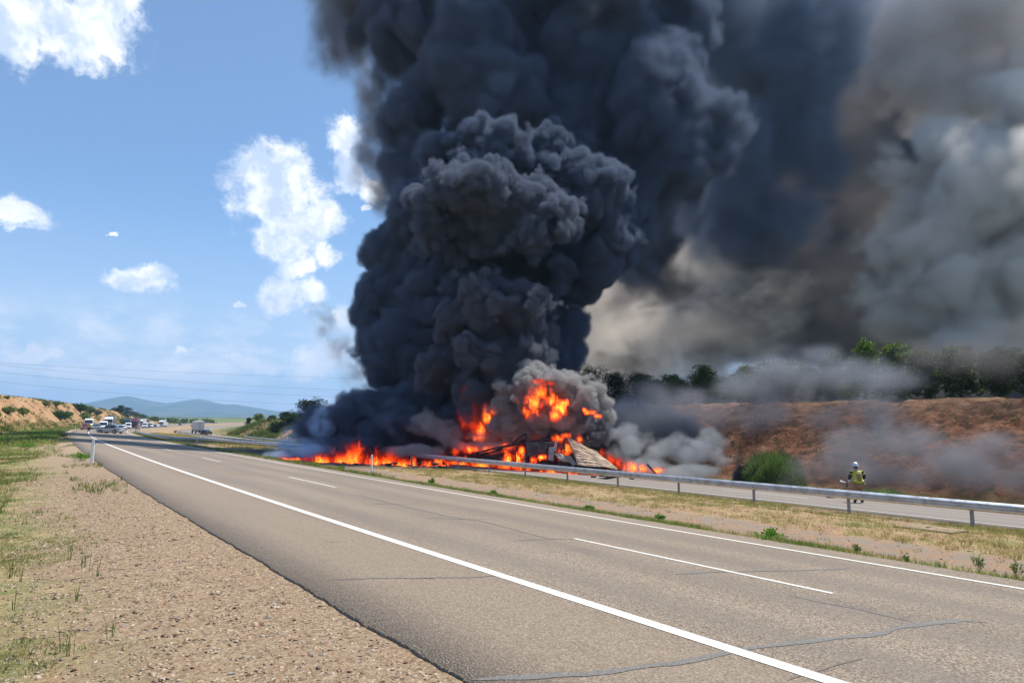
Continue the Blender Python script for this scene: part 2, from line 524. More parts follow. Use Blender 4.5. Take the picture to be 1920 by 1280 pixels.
# the mountain ridge
def m_mount(t):
    p = t.pos()
    c = t.ramp(t.noise(p, .004, 8, .65), [(.3, (.028, .045, .022)), (.5, (.06, .075, .035)), (.62, (.14, .13, .075)), (.75, (.045, .065, .03))])
    bsdf(t, c, 1, t.bump(t.noise(p, .006, 8, .6), .8, 60), spec=.1)
rp = np.array([(-1200, 764), (-600, 758), (-200, 762), (60, 760), (120, 756), (170, 757), (205, 748), (225, 744), (241, 742), (262, 747), (285, 752), (310, 756), (330, 755), (350, 751), (372, 748.5), (392, 751), (415, 758.5), (440, 757.5), (470, 762), (500, 769), (520, 771), (560, 770), (620, 774), (800, 768), (1100, 762), (1500, 764), (2400, 760), (3400, 766)], float)
DM = 6400.0
rx = (rp[:, 0] - 960) / F_PX * DM
rz = (776 - rp[:, 1]) / F_PX * DM
mx = np.linspace(-11000, 11000, 500); my = np.linspace(4200, 9000, 90)
MX, MY = np.meshgrid(mx, my, indexing='ij')
ridge = np.interp(MX / (1 + (MY - DM) / 26000), rx, rz) + 14
prof = np.interp(MY, [4200, 5000, 5700, DM, 7300, 9000], [-.06, .12, .5, 1, .55, -.05])
MZ = -14 + ridge * prof + (fbm(MX / 420, MY / 420, 5, .55) * 26 * prof * (1 - .75 * np.exp(-((MY - DM) / 350) ** 2)))
mount = mesh_np('mountains', np.stack([MX, MY, MZ], -1).reshape(-1, 3), grid_faces(500, 90)[:, ::-1], mat('mountain', m_mount), smooth=True)
tag(mount, kind='structure')

# ---------------------------------------------------------------- roads
def m_asphalt(near):
    def f(t):
        p = t.pos()
        u = t.uv()
        s, tt, _ = t.n_sep(u)
        st = t.voro(p, 62.0, 'F1', 'Color')
        fade = t.mapr(tt, 4.0, 26.0, .85, 0.12)
        agg = t.ramp(st, [(0, (.05, .039, .030)), (.3, (.145, .112, .082)), (.6, (.25, .198, .146)), (.85, (.36, .295, .225)), (1, (.52, .45, .37))])
        flat = (.232, .186, .142)
        c = t.mix(fade, flat, agg)
        cl = t.noise(t.mapping(u, scale=(1.0, .12, 1)), .8, 5, .6)
        c = t.mix(1.0, c, t.ramp(cl, [(.25, .80), (.55, 1.0), (.8, 1.12)]), 'MULTIPLY')
        # wheel tracks slightly smoother and darker, the shoulder paler and browner
        def band(c0, w):
            return t.mapr(t.math('ABSOLUTE', t.math('SUBTRACT', s, c0)), w, 0.0, 0, 1, smooth=True)
        if near:
            tr = None
            for c0 in (5.9, 7.7, 9.4, 11.2):
                b_ = band(c0, .75)
                tr = b_ if tr is None else t.math('ADD', tr, b_)
            c = t.mix(t.math('MULTIPLY', tr, .42), c, (.155, .135, .115))
            sh = t.mapr(s, 5.0, 4.7)
            c = t.mix(t.math('MULTIPLY', sh, .4), c, (.23, .175, .125))
        else:
            tr = None
            for c0 in (28.3, 30.0, 31.8, 33.5):
                b_ = band(c0, .75)
                tr = b_ if tr is None else t.math('ADD', tr, b_)
            c = t.mix(.55, c, (.24, .215, .2))
            c = t.mix(t.math('MULTIPLY', tr, .35), c, (.14, .125, .118))
        # stains
        stn = t.mapr(t.noise(t.mapping(u, scale=(1, .35, 1)), 1.1, 6, .7), .6, .75)
        c = t.mix(t.math('MULTIPLY', stn, .4), c, (.085, .078, .07))
        bsdf(t, c, .86, t.bump(t.voro(p, 62.0), t.mapr(tt, 4.0, 22.0, .7, .05), .008), spec=.3)
    return f
M_ASPH = mat('asphalt', m_asphalt(True))
M_ASPH2 = mat('pale_asphalt', m_asphalt(False))

def strip(name, s0, s1, t0, t1, zf, dz, m, ns=2, step=1.0, thick=0.0, jag=0.0, kind='structure', wid=None, parent=None):
    ts = np.arange(t0, t1 + step * .5, step)
    ss = np.linspace(s0, s1, ns)
    A, Bt = np.meshgrid(ss, ts, indexing='ij')
    if jag:
        A = A.copy()
        A[0] += jag * (fbm(ts * 1.7, ts * 0 + s0, 5, .75))
        A[-1] += jag * (fbm(ts * 1.7, ts * 0 + s1 + 9, 4, .6))
    q = PR(A, Bt, dz, zf)
    V = q.reshape(-1, 3)
    Fc = grid_faces(ns, len(ts))[:, ::-1]
    uv = np.stack([A.ravel(), Bt.ravel()], -1)
    if thick:
        n = len(V); m_ = len(ts)
        lo = V.copy(); lo[:, 2] -= thick
        # slope the side outward a little
        e0 = np.arange(m_); e1 = (ns - 1) * m_ + np.arange(m_)
        V = np.concatenate([V, lo]); uv = np.concatenate([uv, uv])
        f0 = np.stack([e0[:-1], e0[1:], n + e0[1:], n + e0[:-1]], -1)
        f1 = np.stack([e1[1:], e1[:-1], n + e1[:-1], n + e1[1:]], -1)
        Fc = np.concatenate([Fc, f0[:, ::-1] if False else f0, f1])
    o = mesh_np(name, V, Fc, m, uv=uv, parent=parent)
    if kind: tag(o, kind=kind)
    return o
tt_near = 0.25
near_a = strip('road', 2.55, 13.2, -30, 60, road_z, 0.0, M_ASPH, 12, .06, .16, .07)
near_b = strip('road', 2.55, 13.2, 60, 900, road_z, 0.0, M_ASPH, 12, 2.0, .16, .04)
far_a = strip('road', 26.0, 36.8, -30, 900, oroad_z, 0.0, M_ASPH2, 6, 1.0, .14, .04)

def m_paint(t):
    p = t.pos()
    w = t.noise(p, 60, 4, .7)
    c = t.mix(t.mapr(w, .52, .66), (.68, .66, .60), (.33, .29, .25))
    c = t.mix(t.mapr(t.noise(p, 2.5, 4, .6), .45, .75, 0, .22), c, (.45, .4, .34))
    bsdf(t, c, .7, t.bump(w, .3, .003), spec=.3)
M_PAINT = mat('road_paint', m_paint)
strip('edge_marking', 4.90, 5.09, -20, 420, road_z, .005, M_PAINT, 2, .5, kind='structure')
strip('edge_marking', 12.08, 12.22, -20, 420, road_z, .005, M_PAINT, 2, .5, kind='structure')
strip('edge_marking', 26.9, 27.04, -20, 420, oroad_z, .005, M_PAINT, 2, 1., kind='structure')
strip('edge_marking', 34.6, 34.8, -20, 420, oroad_z, .005, M_PAINT, 2, 1., kind='structure')
# lane dashes, one by one
k = 0
for i in range(-1, 12):
    t0 = 4.64 + 17 * i
    tag(strip('lane_dash', 8.5, 8.6, t0, t0 + 5, road_z, .005, M_PAINT, 2, .5))
for i in range(-1, 12):
    t0 = 1.0 + 17 * i
    tag(strip('lane_dash', 30.75, 30.87, t0, t0 + 5, oroad_z, .005, M_PAINT, 2, .5))

# sealed cracks: bands of bitumen, and fine dark cracks, drawn where the photo shows them
def road_pt(px, py):
    d = ray(px, py)
    ys = np.geomspace(3, 120, 900)
    x = d.x / d.y * ys; z = d.z / d.y * ys
    S, Tt = inv_xy(x, ys)
    g = road_z(S) + zroad(Tt)
    k_ = np.where(z <= g)[0][0]
    return float(S[k_]), float(Tt[k_])
def seal(name, pts, w, m, dz=.004):
    st = np.array([road_pt(*p_) for p_ in pts])
    seg = np.r_[0, np.cumsum(np.hypot(*np.diff(st, axis=0).T))]
    q = np.arange(0, seg[-1], .05)
    s_ = np.interp(q, seg, st[:, 0]) + .05 * fbm(q * 1.7, q * 0 + w * 99, 4)
    t_ = np.interp(q, seg, st[:, 1]) + .05 * fbm(q * 1.7 + 40, q * 0 + w * 99, 4)
    ds, dt = np.gradient(s_), np.gradient(t_)
    L = np.hypot(ds, dt) + 1e-9
    ww = .85 * w * (.75 + .5 * fbm(q * 2.1, q * 0 + 7, 3)) * np.minimum(1, np.minimum(q, q[-1] - q) / .4 + .15)
    A = np.stack([s_ - dt / L * ww / 2, s_ + dt / L * ww / 2]); Bt = np.stack([t_ + ds / L * ww / 2, t_ - ds / L * ww / 2])
    V = PR(A, Bt, dz).reshape(-1, 3)
    o = mesh_np(name, V, grid_faces(2, len(q)), m)
    return tag(o, kind='structure')
def m_seal(t):
    p = t.pos()
    c = t.ramp(t.voro(p, 95.0, 'F1', 'Color'), [(0, (.095, .095, .092)), (.6, (.16, .152, .14)), (1, (.25, .23, .20))])
    bsdf(t, c, .6, t.bump(t.voro(p, 95.0), .3, .005), spec=.4)
M_SEAL = mat('bitumen_seal', m_seal)
M_CRACK = mat('crack', lambda t: bsdf(t, t.ramp(t.noise(t.pos(), 30, 3, .6), [(.3, (.09, .078, .065)), (.7, (.19, .16, .13))]), .9))
seal('crack_seal', [(890, 1277), (1000, 1271), (1120, 1262), (1180, 1252), (1260, 1243), (1330, 1231), (1385, 1220), (1420, 1213), (1500, 1206), (1580, 1195), (1650, 1188), (1700, 1176), (1760, 1168), (1800, 1164), (1860, 1167)], .13, M_SEAL)
seal('crack_seal', [(1470, 1115), (1540, 1130), (1600, 1140), (1660, 1155), (1720, 1168)], .07, M_SEAL)
seal('crack_seal', [(1265, 1076), (1330, 1072), (1400, 1071), (1470, 1069), (1530, 1068), (1600, 1066)], .10, M_SEAL)
seal('crack_seal', [(672, 928), (720, 940), (760, 950), (840, 968), (900, 977), (960, 992), (1020, 1007), (1045, 1011)], .08, M_SEAL)
seal('crack_seal', [(690, 945), (740, 945), (800, 947)], .05, M_CRACK)
seal('crack_seal', [(955, 1014), (1010, 1012), (1060, 1011), (1120, 1013)], .05, M_CRACK)
seal('crack_seal', [(610, 1087), (700, 1084), (760, 1085), (800, 1084), (880, 1082), (960, 1078)], .055, M_SEAL)
seal('crack_seal', [(793, 1083), (808, 1085), (822, 1085)], .12, M_CRACK)
seal('crack_seal', [(790, 971), (830, 972), (890, 974), (930, 973)], .05, M_CRACK)
seal('crack_seal', [(600, 1016), (640, 1016), (660, 1016)], .04, M_CRACK)
seal('crack_seal', [(1480, 1276), (1560, 1250), (1620, 1232)], .03, M_CRACK)
seal('crack_seal', [(407, 919), (421, 920)], .05, M_CRACK)
seal('crack_seal', [(440, 939), (470, 940)], .04, M_CRACK)
seal('crack_seal', [(440, 889), (480, 892), (530, 893)], .07, M_SEAL)

# ---------------------------------------------------------------- air
m = bpy.data.materials.new('air')
m.use_nodes = True
t = NT(m.node_tree)
v = t.n('ShaderNodeVolumePrincipled')
v.inputs['Color'].default_value = (.42, .66, 1.0, 1)
v.inputs['Density'].default_value = HAZE
v.inputs['Anisotropy'].default_value = 0.25
t.t.links.new(v.outputs[0], t.n('ShaderNodeOutputMaterial').inputs['Volume'])
if HAZE > 0:
    hx, hy0, hy1, z0, z1 = 12500, -1500, 9800, -60, 320
    bv = [(-hx, hy0, z0), (hx, hy0, z0), (hx, hy1, z0), (-hx, hy1, z0), (-hx, hy0, z1), (hx, hy0, z1), (hx, hy1, z1), (-hx, hy1, z1)]
    haze = mesh_np('haze', bv, [(3, 2, 1, 0), (4, 5, 6, 7), (0, 1, 5, 4), (1, 2, 6, 5), (2, 3, 7, 6), (3, 0, 4, 7)], m)
    tag(haze, kind='stuff')
# ---------------------------------------------------------------- mesh collector for built things
class MB:
    def __init__(s):
        s.v, s.f = [], []
    def add(s, vs, fs):
        k = len(s.v)
        s.v += [tuple(v) for v in vs]
        s.f += [tuple(i + k for i in f) for f in fs]
        return s
    def box(s, c, d, rot=None, taper=1.0):
        """c centre, d full sizes; the top face scaled by taper"""
        hx, hy, hz = d[0] / 2, d[1] / 2, d[2] / 2
        vs = [Vector((x * hx * (taper if z > 0 else 1), y * hy * (taper if z > 0 else 1), z * hz)) for z in (-1, 1) for x, y in ((-1, -1), (1, -1), (1, 1), (-1, 1))]
        if rot is not None:
            vs = [rot @ v for v in vs]
        c = Vector(c)
        return s.add([v + c for v in vs], [(3, 2, 1, 0), (4, 5, 6, 7), (0, 1, 5, 4), (1, 2, 6, 5), (2, 3, 7, 6), (3, 0, 4, 7)])
    def tube(s, pts, r, n=6, cap=True):
        pts = [Vector(p) for p in pts]
        rs = r if isinstance(r, (list, tuple)) else [r] * len(pts)
        vs, fs = [], []
        up = Vector((0, 0, 1))
        for i, p in enumerate(pts):
            d = (pts[min(i + 1, len(pts) - 1)] - pts[max(i - 1, 0)]).normalized()
            a = d.cross(up)
            if a.length < 1e-3: a = d.cross(Vector((1, 0, 0)))
            a.normalize(); b = a.cross(d)
            for k in range(n):
                q = 2 * math.pi * k / n
                vs.append(p + (a * math.cos(q) + b * math.sin(q)) * rs[i])
        for i in range(len(pts) - 1):
            for k in range(n):
                fs.append((i * n + k, (i + 1) * n + k, (i + 1) * n + (k + 1) % n, i * n + (k + 1) % n))
        if cap:
            fs.append(tuple(range(n))); fs.append(tuple((len(pts) - 1) * n + k for k in reversed(range(n))))
        return s.add(vs, fs)
    def sweep(s, prof, frames, cap=True):
        """prof (a, b) points carried along frames (origin, A, B)"""
        n = len(prof); vs, fs = [], []
        for o_, A, B_ in frames:
            vs += [Vector(o_) + Vector(A) * a + Vector(B_) * b for a, b in prof]
        for i in range(len(frames) - 1):
            for k in range(n):
                fs.append((i * n + k, i * n + (k + 1) % n, (i + 1) * n + (k + 1) % n, (i + 1) * n + k))
        if cap:
            fs.append(tuple(reversed(range(n)))); fs.append(tuple((len(frames) - 1) * n + k for k in range(n)))
        return s.add(vs, fs)
    def prism(s, poly, y0, y1, inset=0.0):
        """side outline (x, z) extruded across y; inset narrows nothing but the far edges"""
        n = len(poly)
        vs = [(x, y0, z) for x, z in poly] + [(x, y1, z) for x, z in poly]
        fs = [tuple(range(n)), tuple(n + k for k in reversed(range(n)))]
        for k in range(n):
            fs.append((k, n + k, n + (k + 1) % n, (k + 1) % n))
        return s.add(vs, fs)
    def disc(s, c, r, w, n=14, axis='y'):
        vs = []
        for sgn in (-1, 1):
            for k in range(n):
                q = 2 * math.pi * k / n
                vs.append((c[0] + r * math.cos(q), c[1] + sgn * w / 2, c[2] + r * math.sin(q)))
        fs = [tuple(range(n)), tuple(n + k for k in reversed(range(n)))]
        for k in range(n):
            fs.append((k, n + k, n + (k + 1) % n, (k + 1) % n))
        return s.add(vs, fs)
    def build(s, name, m, parent=None, bevel=0.0, smooth=False, loc=None, seg=2):
        me = bpy.data.meshes.new(name)
        me.from_pydata(s.v, [], s.f)
        me.validate()
        bm = bmesh.new(); bm.from_mesh(me)
        bmesh.ops.recalc_face_normals(bm, faces=bm.faces)
        bm.to_mesh(me); bm.free()
        me.materials.append(m)
        if smooth:
            me.polygons.foreach_set('use_smooth', np.ones(len(me.polygons), dtype=bool))
        o = bpy.data.objects.new(name, me)
        if loc is not None: o.location = loc
        link(o, parent)
        if bevel:
            b = o.modifiers.new('bevel', 'BEVEL'); b.width = bevel; b.segments = seg; b.limit_method = 'ANGLE'; b.angle_limit = R(35)
        return o
def copy_tree(o, parent=None):
    c = o.copy(); COL.objects.link(c)
    if parent is not None: c.parent = parent
    for ch in list(o.children): copy_tree(ch, c)
    return c

def simple(name, col, rough=.6, metal=0.0, var=.15, scale=6.0, spec=.5, dirt=None):
    def f(t):
        p = t.obj()
        n_ = t.noise(p, scale, 4, .6)
        c = t.mix(1.0, (*col, 1), t.ramp(n_, [(.3, 1 - var), (.7, 1 + var)]), 'MULTIPLY')
        if dirt:
            c = t.mix(t.mapr(t.noise(p, scale * .7 + 1.3, 5, .65), .5, .7, 0, .7), c, dirt)
        bsdf(t, c, t.mapr(n_, .3, .7, rough * .85, min(1, rough * 1.15)), t.bump(n_, .15, .01), metal, spec)
    return mat(name, f)
M_STEEL = simple('galvanised_steel', (.62, .64, .66), .42, .75, .12, 3.0, dirt=(.34, .30, .26))
M_POST = simple('weathered_post', (.36, .33, .31), .7, .3, .2, 9.0, dirt=(.22, .15, .11))
M_BURNT = simple('scorched_steel', (.035, .032, .032), .75, .35, .5, 5.0, dirt=(.12, .07, .05))
M_WHITE = simple('white_plastic', (.80, .80, .78), .5, 0, .05, 4.0, dirt=(.6, .57, .52))
M_BLACK = simple('black_plastic', (.02, .02, .022), .5)
M_REFL = simple('amber_reflector', (.75, .45, .08), .25)
M_REFW = simple('grey_reflector', (.7, .72, .75), .2)
M_CONC = simple('concrete', (.27, .195, .125), .9, 0, .2, 5.0, dirt=(.25, .17, .1))

# ---------------------------------------------------------------- crash barriers
WPROF = [(0, .0), (.03, .02), (.075, .055), (.08, .085), (.05, .11), (.012, .14), (.012, .17), (.05, .20), (.08, .225), (.075, .255), (.03, .29), (0, .31),
         (-.006, .31), (.024, .285), (.068, .25), (.072, .228), (.044, .205), (.004, .172), (.004, .138), (.044, .105), (.072, .083), (.068, .06), (.024, .025), (-.006, .0)]
WLOW = [(0, 0), (.075, .06), (.075, .09), (.012, .155), (.075, .22), (.075, .25), (0, .31), (-.02, .3), (-.02, .01)]
def barrier(name, label, pts, zs, side=-1, detail=True, step=4.0, top=.75, group='crash barriers along the two carriageways', m_beam=None, wobble=0.0, posts=True, mp=None):
    """pts: plan points of the posts (Vectors on the ground); beams hang between them; the ridges face side * left"""
    root = empty(name, pts[0])
    tag(root, label, 'crash barrier', group)
    inv = Matrix.Translation(-Vector(pts[0]))
    mb_ = m_beam or M_STEEL
    prof = WPROF if detail else WLOW
    n = len(pts)
    def dirn(i):
        d = (pts[min(i + 1, n - 1)] - pts[max(i - 1, 0)]); d.z = 0
        return d.normalized()
    for i in range(n - 1):
        fr = []
        for p_, j in ((pts[i], i), (pts[i + 1], i + 1)):
            d = dirn(j); a = Vector((d.y, -d.x, 0)) * side
            fr.append((p_ - pts[0] + Vector((0, 0, top - .31)) + a * .10, a, Vector((0, 0, 1))))
        mb = MB().sweep(prof, fr)
        mb.build('beam', mb_, root, smooth=False)
    if posts:
        for i in range(n):
            d = dirn(i); ang = math.atan2(d.y, d.x)
            rot = Matrix.Rotation(ang, 3, 'Z')
            MB().box((0, 0, (top - .02) / 2 - .15), (.11, .05, top - .02 + .3), rot).build('post', mp or M_POST, root, loc=pts[i] - pts[0], bevel=.006 if detail else 0, seg=1)
            if detail:
                a = Vector((d.y, -d.x, 0)) * side
                o = MB().box((0, 0, top - .155), (.14, .09, .19), rot).build('spacer', M_STEEL, root, loc=pts[i] - pts[0] + a * .055)
                b = MB()
                b.disc((0, .0, 0), .016, .02, 8)
                q = b.build('bolt', M_STEEL, root, loc=pts[i] - pts[0] + a * .12 + Vector((0, 0, top - .155)))
                q.rotation_euler = (0, 0, ang)
    return root
ts_, u_, q_ = find_t(24.6, 0)
def t_of(s, px, lo=2, hi=900, first=True):
    ts, u, q = find_t(s, px)
    k = np.where((ts[:-1] >= lo) & (ts[:-1] <= hi) & ((u[:-1] - px) * (u[1:] - px) <= 0))[0]
    if not len(k):
        kk = np.where((ts >= lo) & (ts <= hi))[0]
        return float(ts[kk[np.argmin(abs(u[kk] - px))]])
    return float(ts[k[0] if first else k[-1]])
tA = t_of(24.6, 1812)
pts = [PV(24.6, tA + 4.0 * i) for i in range(-3, 11)]
for p_ in pts: p_.z = float(zprof(np.array(24.6), 0.)) + float(zroad(st_of(p_)[1])) - .02
NEAR_RAIL_END = pts[-1]
nr = barrier('crash_barrier', 'long grey steel crash barrier in the dry grass, nearest the camera', pts, None, side=-1, top=.87)
# its far end, buckled by the fire
tE = tA + 4.0 * 10
ends = [PV(24.6, tE, -.02), PV(24.5, tE + 4, .02), PV(24.3, tE + 7.6, .02), PV(24.6, tE + 10.5, .05)]
bent = barrier('crash_barrier', 'scorched and buckled end of the near crash barrier beside the flames', ends, None, side=-1, top=.87, m_beam=simple('sooty_steel', (.34, .32, .31), .55, .5, .4, 4.0, dirt=(.09, .07, .06)), mp=M_BURNT)
mb = MB()
e0 = ends[-1]
for zz in (.72, .5):
    mb.tube([ends[1] + Vector((0, 0, zz)), ends[2] + Vector((0, .1, zz + .18)), ends[2] + Vector((-1.2, .6, zz + .52)), ends[3] + Vector((-.2, 0, zz + .25)), ends[3] + Vector((-1.5, .4, zz - .25))], .05, 5)
mb.v = [tuple(Vector(v) - ends[0]) for v in mb.v]
mb.build('torn_strip', M_BURNT, bent)
def px_line(pixels):
    out = []
    for a in pixels:
        g = ground_at(*a)
        out.append(g)
    return out
def resample(P0, step):
    d = np.r_[0, np.cumsum([ (P0[i + 1] - P0[i]).length for i in range(len(P0) - 1)])]
    n = max(2, int(round(d[-1] / step)) + 1)
    q = np.linspace(0, d[-1], n)
    A = np.array([list(p_) for p_ in P0])
    out = [Vector([float(np.interp(x, d, A[:, k])) for k in range(3)]) for x in q]
    for v in out: v.z = float(ground_z(v.x, v.y)[0]) - .02
    return out
def st_line(st, step=4.0):
    return resample([PV(a, b) for a, b in st], step)
barrier('crash_barrier', 'crash barrier along the inner edge of the bend, beyond the smoke', st_line([(24.2, 72), (22.6, 82), (19.5, 92), (16.0, 104), (14.3, 120), (13.9, 150), (13.9, 172)]), None, side=-1, detail=False)
barrier('crash_barrier', 'crash barrier along the far carriageway, below the box truck', st_line([(24.9, 84), (24.9, 120), (24.9, 170), (24.9, 215)]), None, side=1, detail=False)
barrier('crash_barrier', 'short crash barrier at the foot of the pale hill beyond the far carriageway', st_line([(38.2, 118), (38.0, 140), (37.9, 180)]), None, side=-1, detail=False)
barrier('crash_barrier', 'farthest pale crash barrier below the queue of traffic', st_line([(13.9, 185), (14.0, 215), (14.4, 262)]), None, side=-1, detail=False)
barrier('crash_barrier', 'crash barrier on the far bend beyond the box truck', st_line([(24.9, 232), (24.9, 280), (25, 330)]), None, side=1, detail=False)

# ---------------------------------------------------------------- roadside marker posts
def marker(loc, rz, label, lean=0.0, h=1.05):
    r = empty('marker_post', loc, rz)
    tag(r, label, 'marker post', 'white roadside marker posts')
    r.rotation_euler = (lean, lean * .6, rz)
    n = 10
    def sec(z, w, d): return [(w * math.cos(a) , d * math.sin(a), z) for a in [2 * math.pi * k / n for k in range(n)]]
    b = MB()
    vs = sec(-.2, .062, .045) + sec(h - .1, .055, .035)
    top = [(x, y, h + .9 * x) for x, y, z in sec(h, .055, .035)]
    vs += top
    fs = []
    for lv in range(2):
        for k in range(n): fs.append((lv * n + k, lv * n + (k + 1) % n, (lv + 1) * n + (k + 1) % n, (lv + 1) * n + k))
    fs.append(tuple(2 * n + k for k in range(n)))
    b.add(vs, fs); b.build('post', M_WHITE, r)
    c = MB()
    vs = [(x * 1.06, y * 1.1, .74 + x * .9) for x, y, _ in sec(0, .057, .037)] + [(x * 1.06, y * 1.1, .93 + x * .9) for x, y, _ in sec(0, .056, .036)]
    c.add(vs, [(k, (k + 1) % n, n + (k + 1) % n, n + k) for k in range(n) if k not in (5, 6, 7, 8)]); c.build('black_band', M_BLACK, r)
    MB().box((.0, .041, .84), (.05, .006, .12)).build('reflector', M_REFW, r)
    return r
def mk(px, py, label, dz=0.0, lean=0.0, Y=None):
    g = ground_at(px, py)
    s_, t_ = st_of(g)
    marker(g - Vector((0, 0, .02)), -heading(t_) , label, lean)
    return g
mk(172, 868, 'white marker post on the gravel edge, nearest of those on the left', lean=.02)
mk(125, 815, 'white marker post behind a dark green weed at the left road edge')
mk(141, 806, 'small far marker post in the bright green weeds left of the red car')
mk(697, 889, 'white marker post in the dry grass right in front of the grass fire', lean=-.02)
mk(369, 838, 'white marker post between the crash barrier and the road bend', lean=0)
mk(291, 821, 'faint white marker post near the start of the inner barrier on the bend')
mk(532, 829, 'small marker post at the foot of the scrub slope left of the smoke')
mk(406, 824, 'dark marker post behind the barrier beside the black car')

# ---------------------------------------------------------------- concrete cover slab in the median
g = ground_at(1745, 994)
s_, t_ = st_of(g)
sl = empty('concrete_slab', g + Vector((0, 0, .03)), -heading(t_) + .05)
tag(sl, 'flat square concrete cover slab lying in the dry grass near the right edge', 'slab')
sl.rotation_euler = (0, R(3.5), sl.rotation_euler.z)
b_ = MB().box((0, 0, 0), (1.35, 1.5, .09)).build('slab', M_CONC, sl, bevel=.012)
ring = MB().tube([(.12 * math.cos(a), .12 * math.sin(a), .05) for a in np.linspace(0, math.pi, 8)], .008, 5).build('lifting_ring', M_BURNT, sl)

# ---------------------------------------------------------------- power lines
M_WIRE = simple('cable', (.09, .09, .10), .6)
for pts_px, Yd, lab in ([(-60, 677), (160, 700), (480, 724), (690, 733), (900, 740)], 190, 'overhead power line, second from the top'), \
        ([(-60, 691), (25, 700), (480, 737), (690, 746), (900, 751)], 190, 'overhead power line, third from the top'), \
        ([(-60, 708), (0, 716), (240, 738), (480, 754.5), (690, 762), (900, 766)], 190, 'overhead power line, lowest, crossing the mountain tops'), \
        ([(-60, 676), (0, 681), (280, 695), (560, 706), (690, 710), (900, 714)], 205, 'overhead power line, topmost and faintest'):
    P_ = [at(x, y, Yd + (x - 300) * .05) for x, y in pts_px]
    A = np.array([list(p_) for p_ in P_]); q = np.linspace(0, len(P_) - 1, 40)
    xs_ = np.interp(q, range(len(P_)), A[:, 0])
    co = np.polyfit(A[:, 0], A[:, 2], 3)
    pp = [Vector((float(x), float(np.interp(x, A[:, 0], A[:, 1])), float(np.polyval(co, x)))) for x in xs_]
    tag(MB().tube(pp, .022, 4).build('power_line', M_WIRE), lab, 'power line', 'overhead power lines')
# ---------------------------------------------------------------- vegetation
def m_leaf(name, rough=.7, trans=.25):
    def f(t):
        a = t.n('ShaderNodeAttribute'); a.attribute_name = 'tint'
        c = a.outputs['Color']
        b = t.n('ShaderNodeBsdfDiffuse'); t.put(b.inputs[0], c)
        tr = t.n('ShaderNodeBsdfTranslucent'); t.put(tr.inputs[0], t.mix(1.0, c, (1.2, 1.3, .7, 1), 'MULTIPLY'))
        mx_ = t.n('ShaderNodeMixShader'); mx_.inputs[0].default_value = trans
        t.t.links.new(b.outputs[0], mx_.inputs[1]); t.t.links.new(tr.outputs[0], mx_.inputs[2])
        o = t.n('ShaderNodeOutputMaterial'); t.t.links.new(mx_.outputs[0], o.inputs[0])
    return mat(name, f)
M_LEAF = m_leaf('foliage')
M_GRASS = m_leaf('grass_blades', trans=.35)
def m_stones(t):
    a = t.n('ShaderNodeAttribute'); a.attribute_name = 'tint'
    n_ = t.noise(t.pos(), 120, 3, .6)
    bsdf(t, t.mix(1.0, a.outputs['Color'], t.ramp(n_, [(.3, .82), (.7, 1.12)]), 'MULTIPLY'), .9, t.bump(n_, .3, .004), spec=.2)
M_STONE = mat('stones', m_stones)
M_BARK = simple('bark', (.10, .07, .05), .9, 0, .3, 8)

def blades(base, n_per, h, w, spread, lean, cols, hvar=.4, seed=0, bend=.35, tuftcol=.12):
    """curved grass blades (two triangles' worth each, as one quad + tip) round the base points"""
    r = np.random.default_rng(seed)
    nb = len(base)
    b = np.repeat(base, n_per, 0)
    hh = np.repeat(np.broadcast_to(h, (nb,)), n_per) * (1 - hvar + 2 * hvar * r.random(nb * n_per))
    ww = np.repeat(np.broadcast_to(w, (nb,)), n_per)
    sp = np.repeat(np.broadcast_to(spread, (nb,)), n_per)
    N = nb * n_per
    a = r.random(N) * 2 * np.pi; rad = np.sqrt(r.random(N)) * sp
    b = b + np.stack([np.cos(a) * rad, np.sin(a) * rad, np.zeros(N)], -1)
    la = a + r.normal(size=N) * .8; ll = lean * (.3 + r.random(N)) * hh
    d = np.stack([np.cos(la) * ll, np.sin(la) * ll, hh], -1)
    wa = r.random(N) * 2 * np.pi
    wv = np.stack([np.cos(wa), np.sin(wa), np.zeros(N)], -1) * ww[:, None] / 2
    mid = b + d * .5 - np.stack([np.cos(la), np.sin(la), np.zeros(N)], -1) * (ll * bend * .5)[:, None]
    tip = b + d
    V = np.stack([b - wv, b + wv, mid - wv * .7, mid + wv * .7, tip], 1).reshape(-1, 3)
    o = np.arange(N)[:, None] * 5
    F = np.concatenate([o + [0, 1, 3], o + [0, 3, 2], o + [2, 3, 4]])
    cols = np.asarray(cols)
    ci = r.integers(0, len(cols), nb)
    c = np.repeat(cols[ci], n_per, 0) * (1 + (r.random((N, 1)) - .5) * .5)
    c = c * (1 + np.repeat((r.random((nb, 1)) - .5), n_per, 0) * tuftcol * 2)
    return V, F, np.repeat(c, 5, 0)
def grass_obj(name, parts, m, label, cat='grass', kind='stuff'):
    vs, fs, cs = [], [], []; k = 0
    for V, F_, C_ in parts:
        vs.append(V); fs.append(F_ + k); cs.append(C_); k += len(V)
    o = mesh_np(name, np.concatenate(vs), np.concatenate(fs), m, col=np.concatenate(cs))
    return tag(o, label, cat, kind=kind)
def scatter(s0, s1, t0, t1, n, mask=None, seed=0, tpow=1.0):
    r = np.random.default_rng(seed)
    s_ = s0 + (s1 - s0) * r.random(n)
    t_ = t0 + (t1 - t0) * r.random(n) ** tpow
    if mask is not None:
        k = mask(s_, t_) > r.random(n)
        s_, t_ = s_[k], t_[k]
    q = P(s_, t_); q[:, 2] += rough(s_, t_) - .01
    return q, s_, t_
GREEN = [(.13, .19, .05), (.09, .15, .035), (.18, .23, .07), (.22, .25, .09)]
DRYC = [(.44, .36, .19), (.36, .28, .14), (.50, .42, .25), (.28, .22, .11), (.30, .29, .12)]
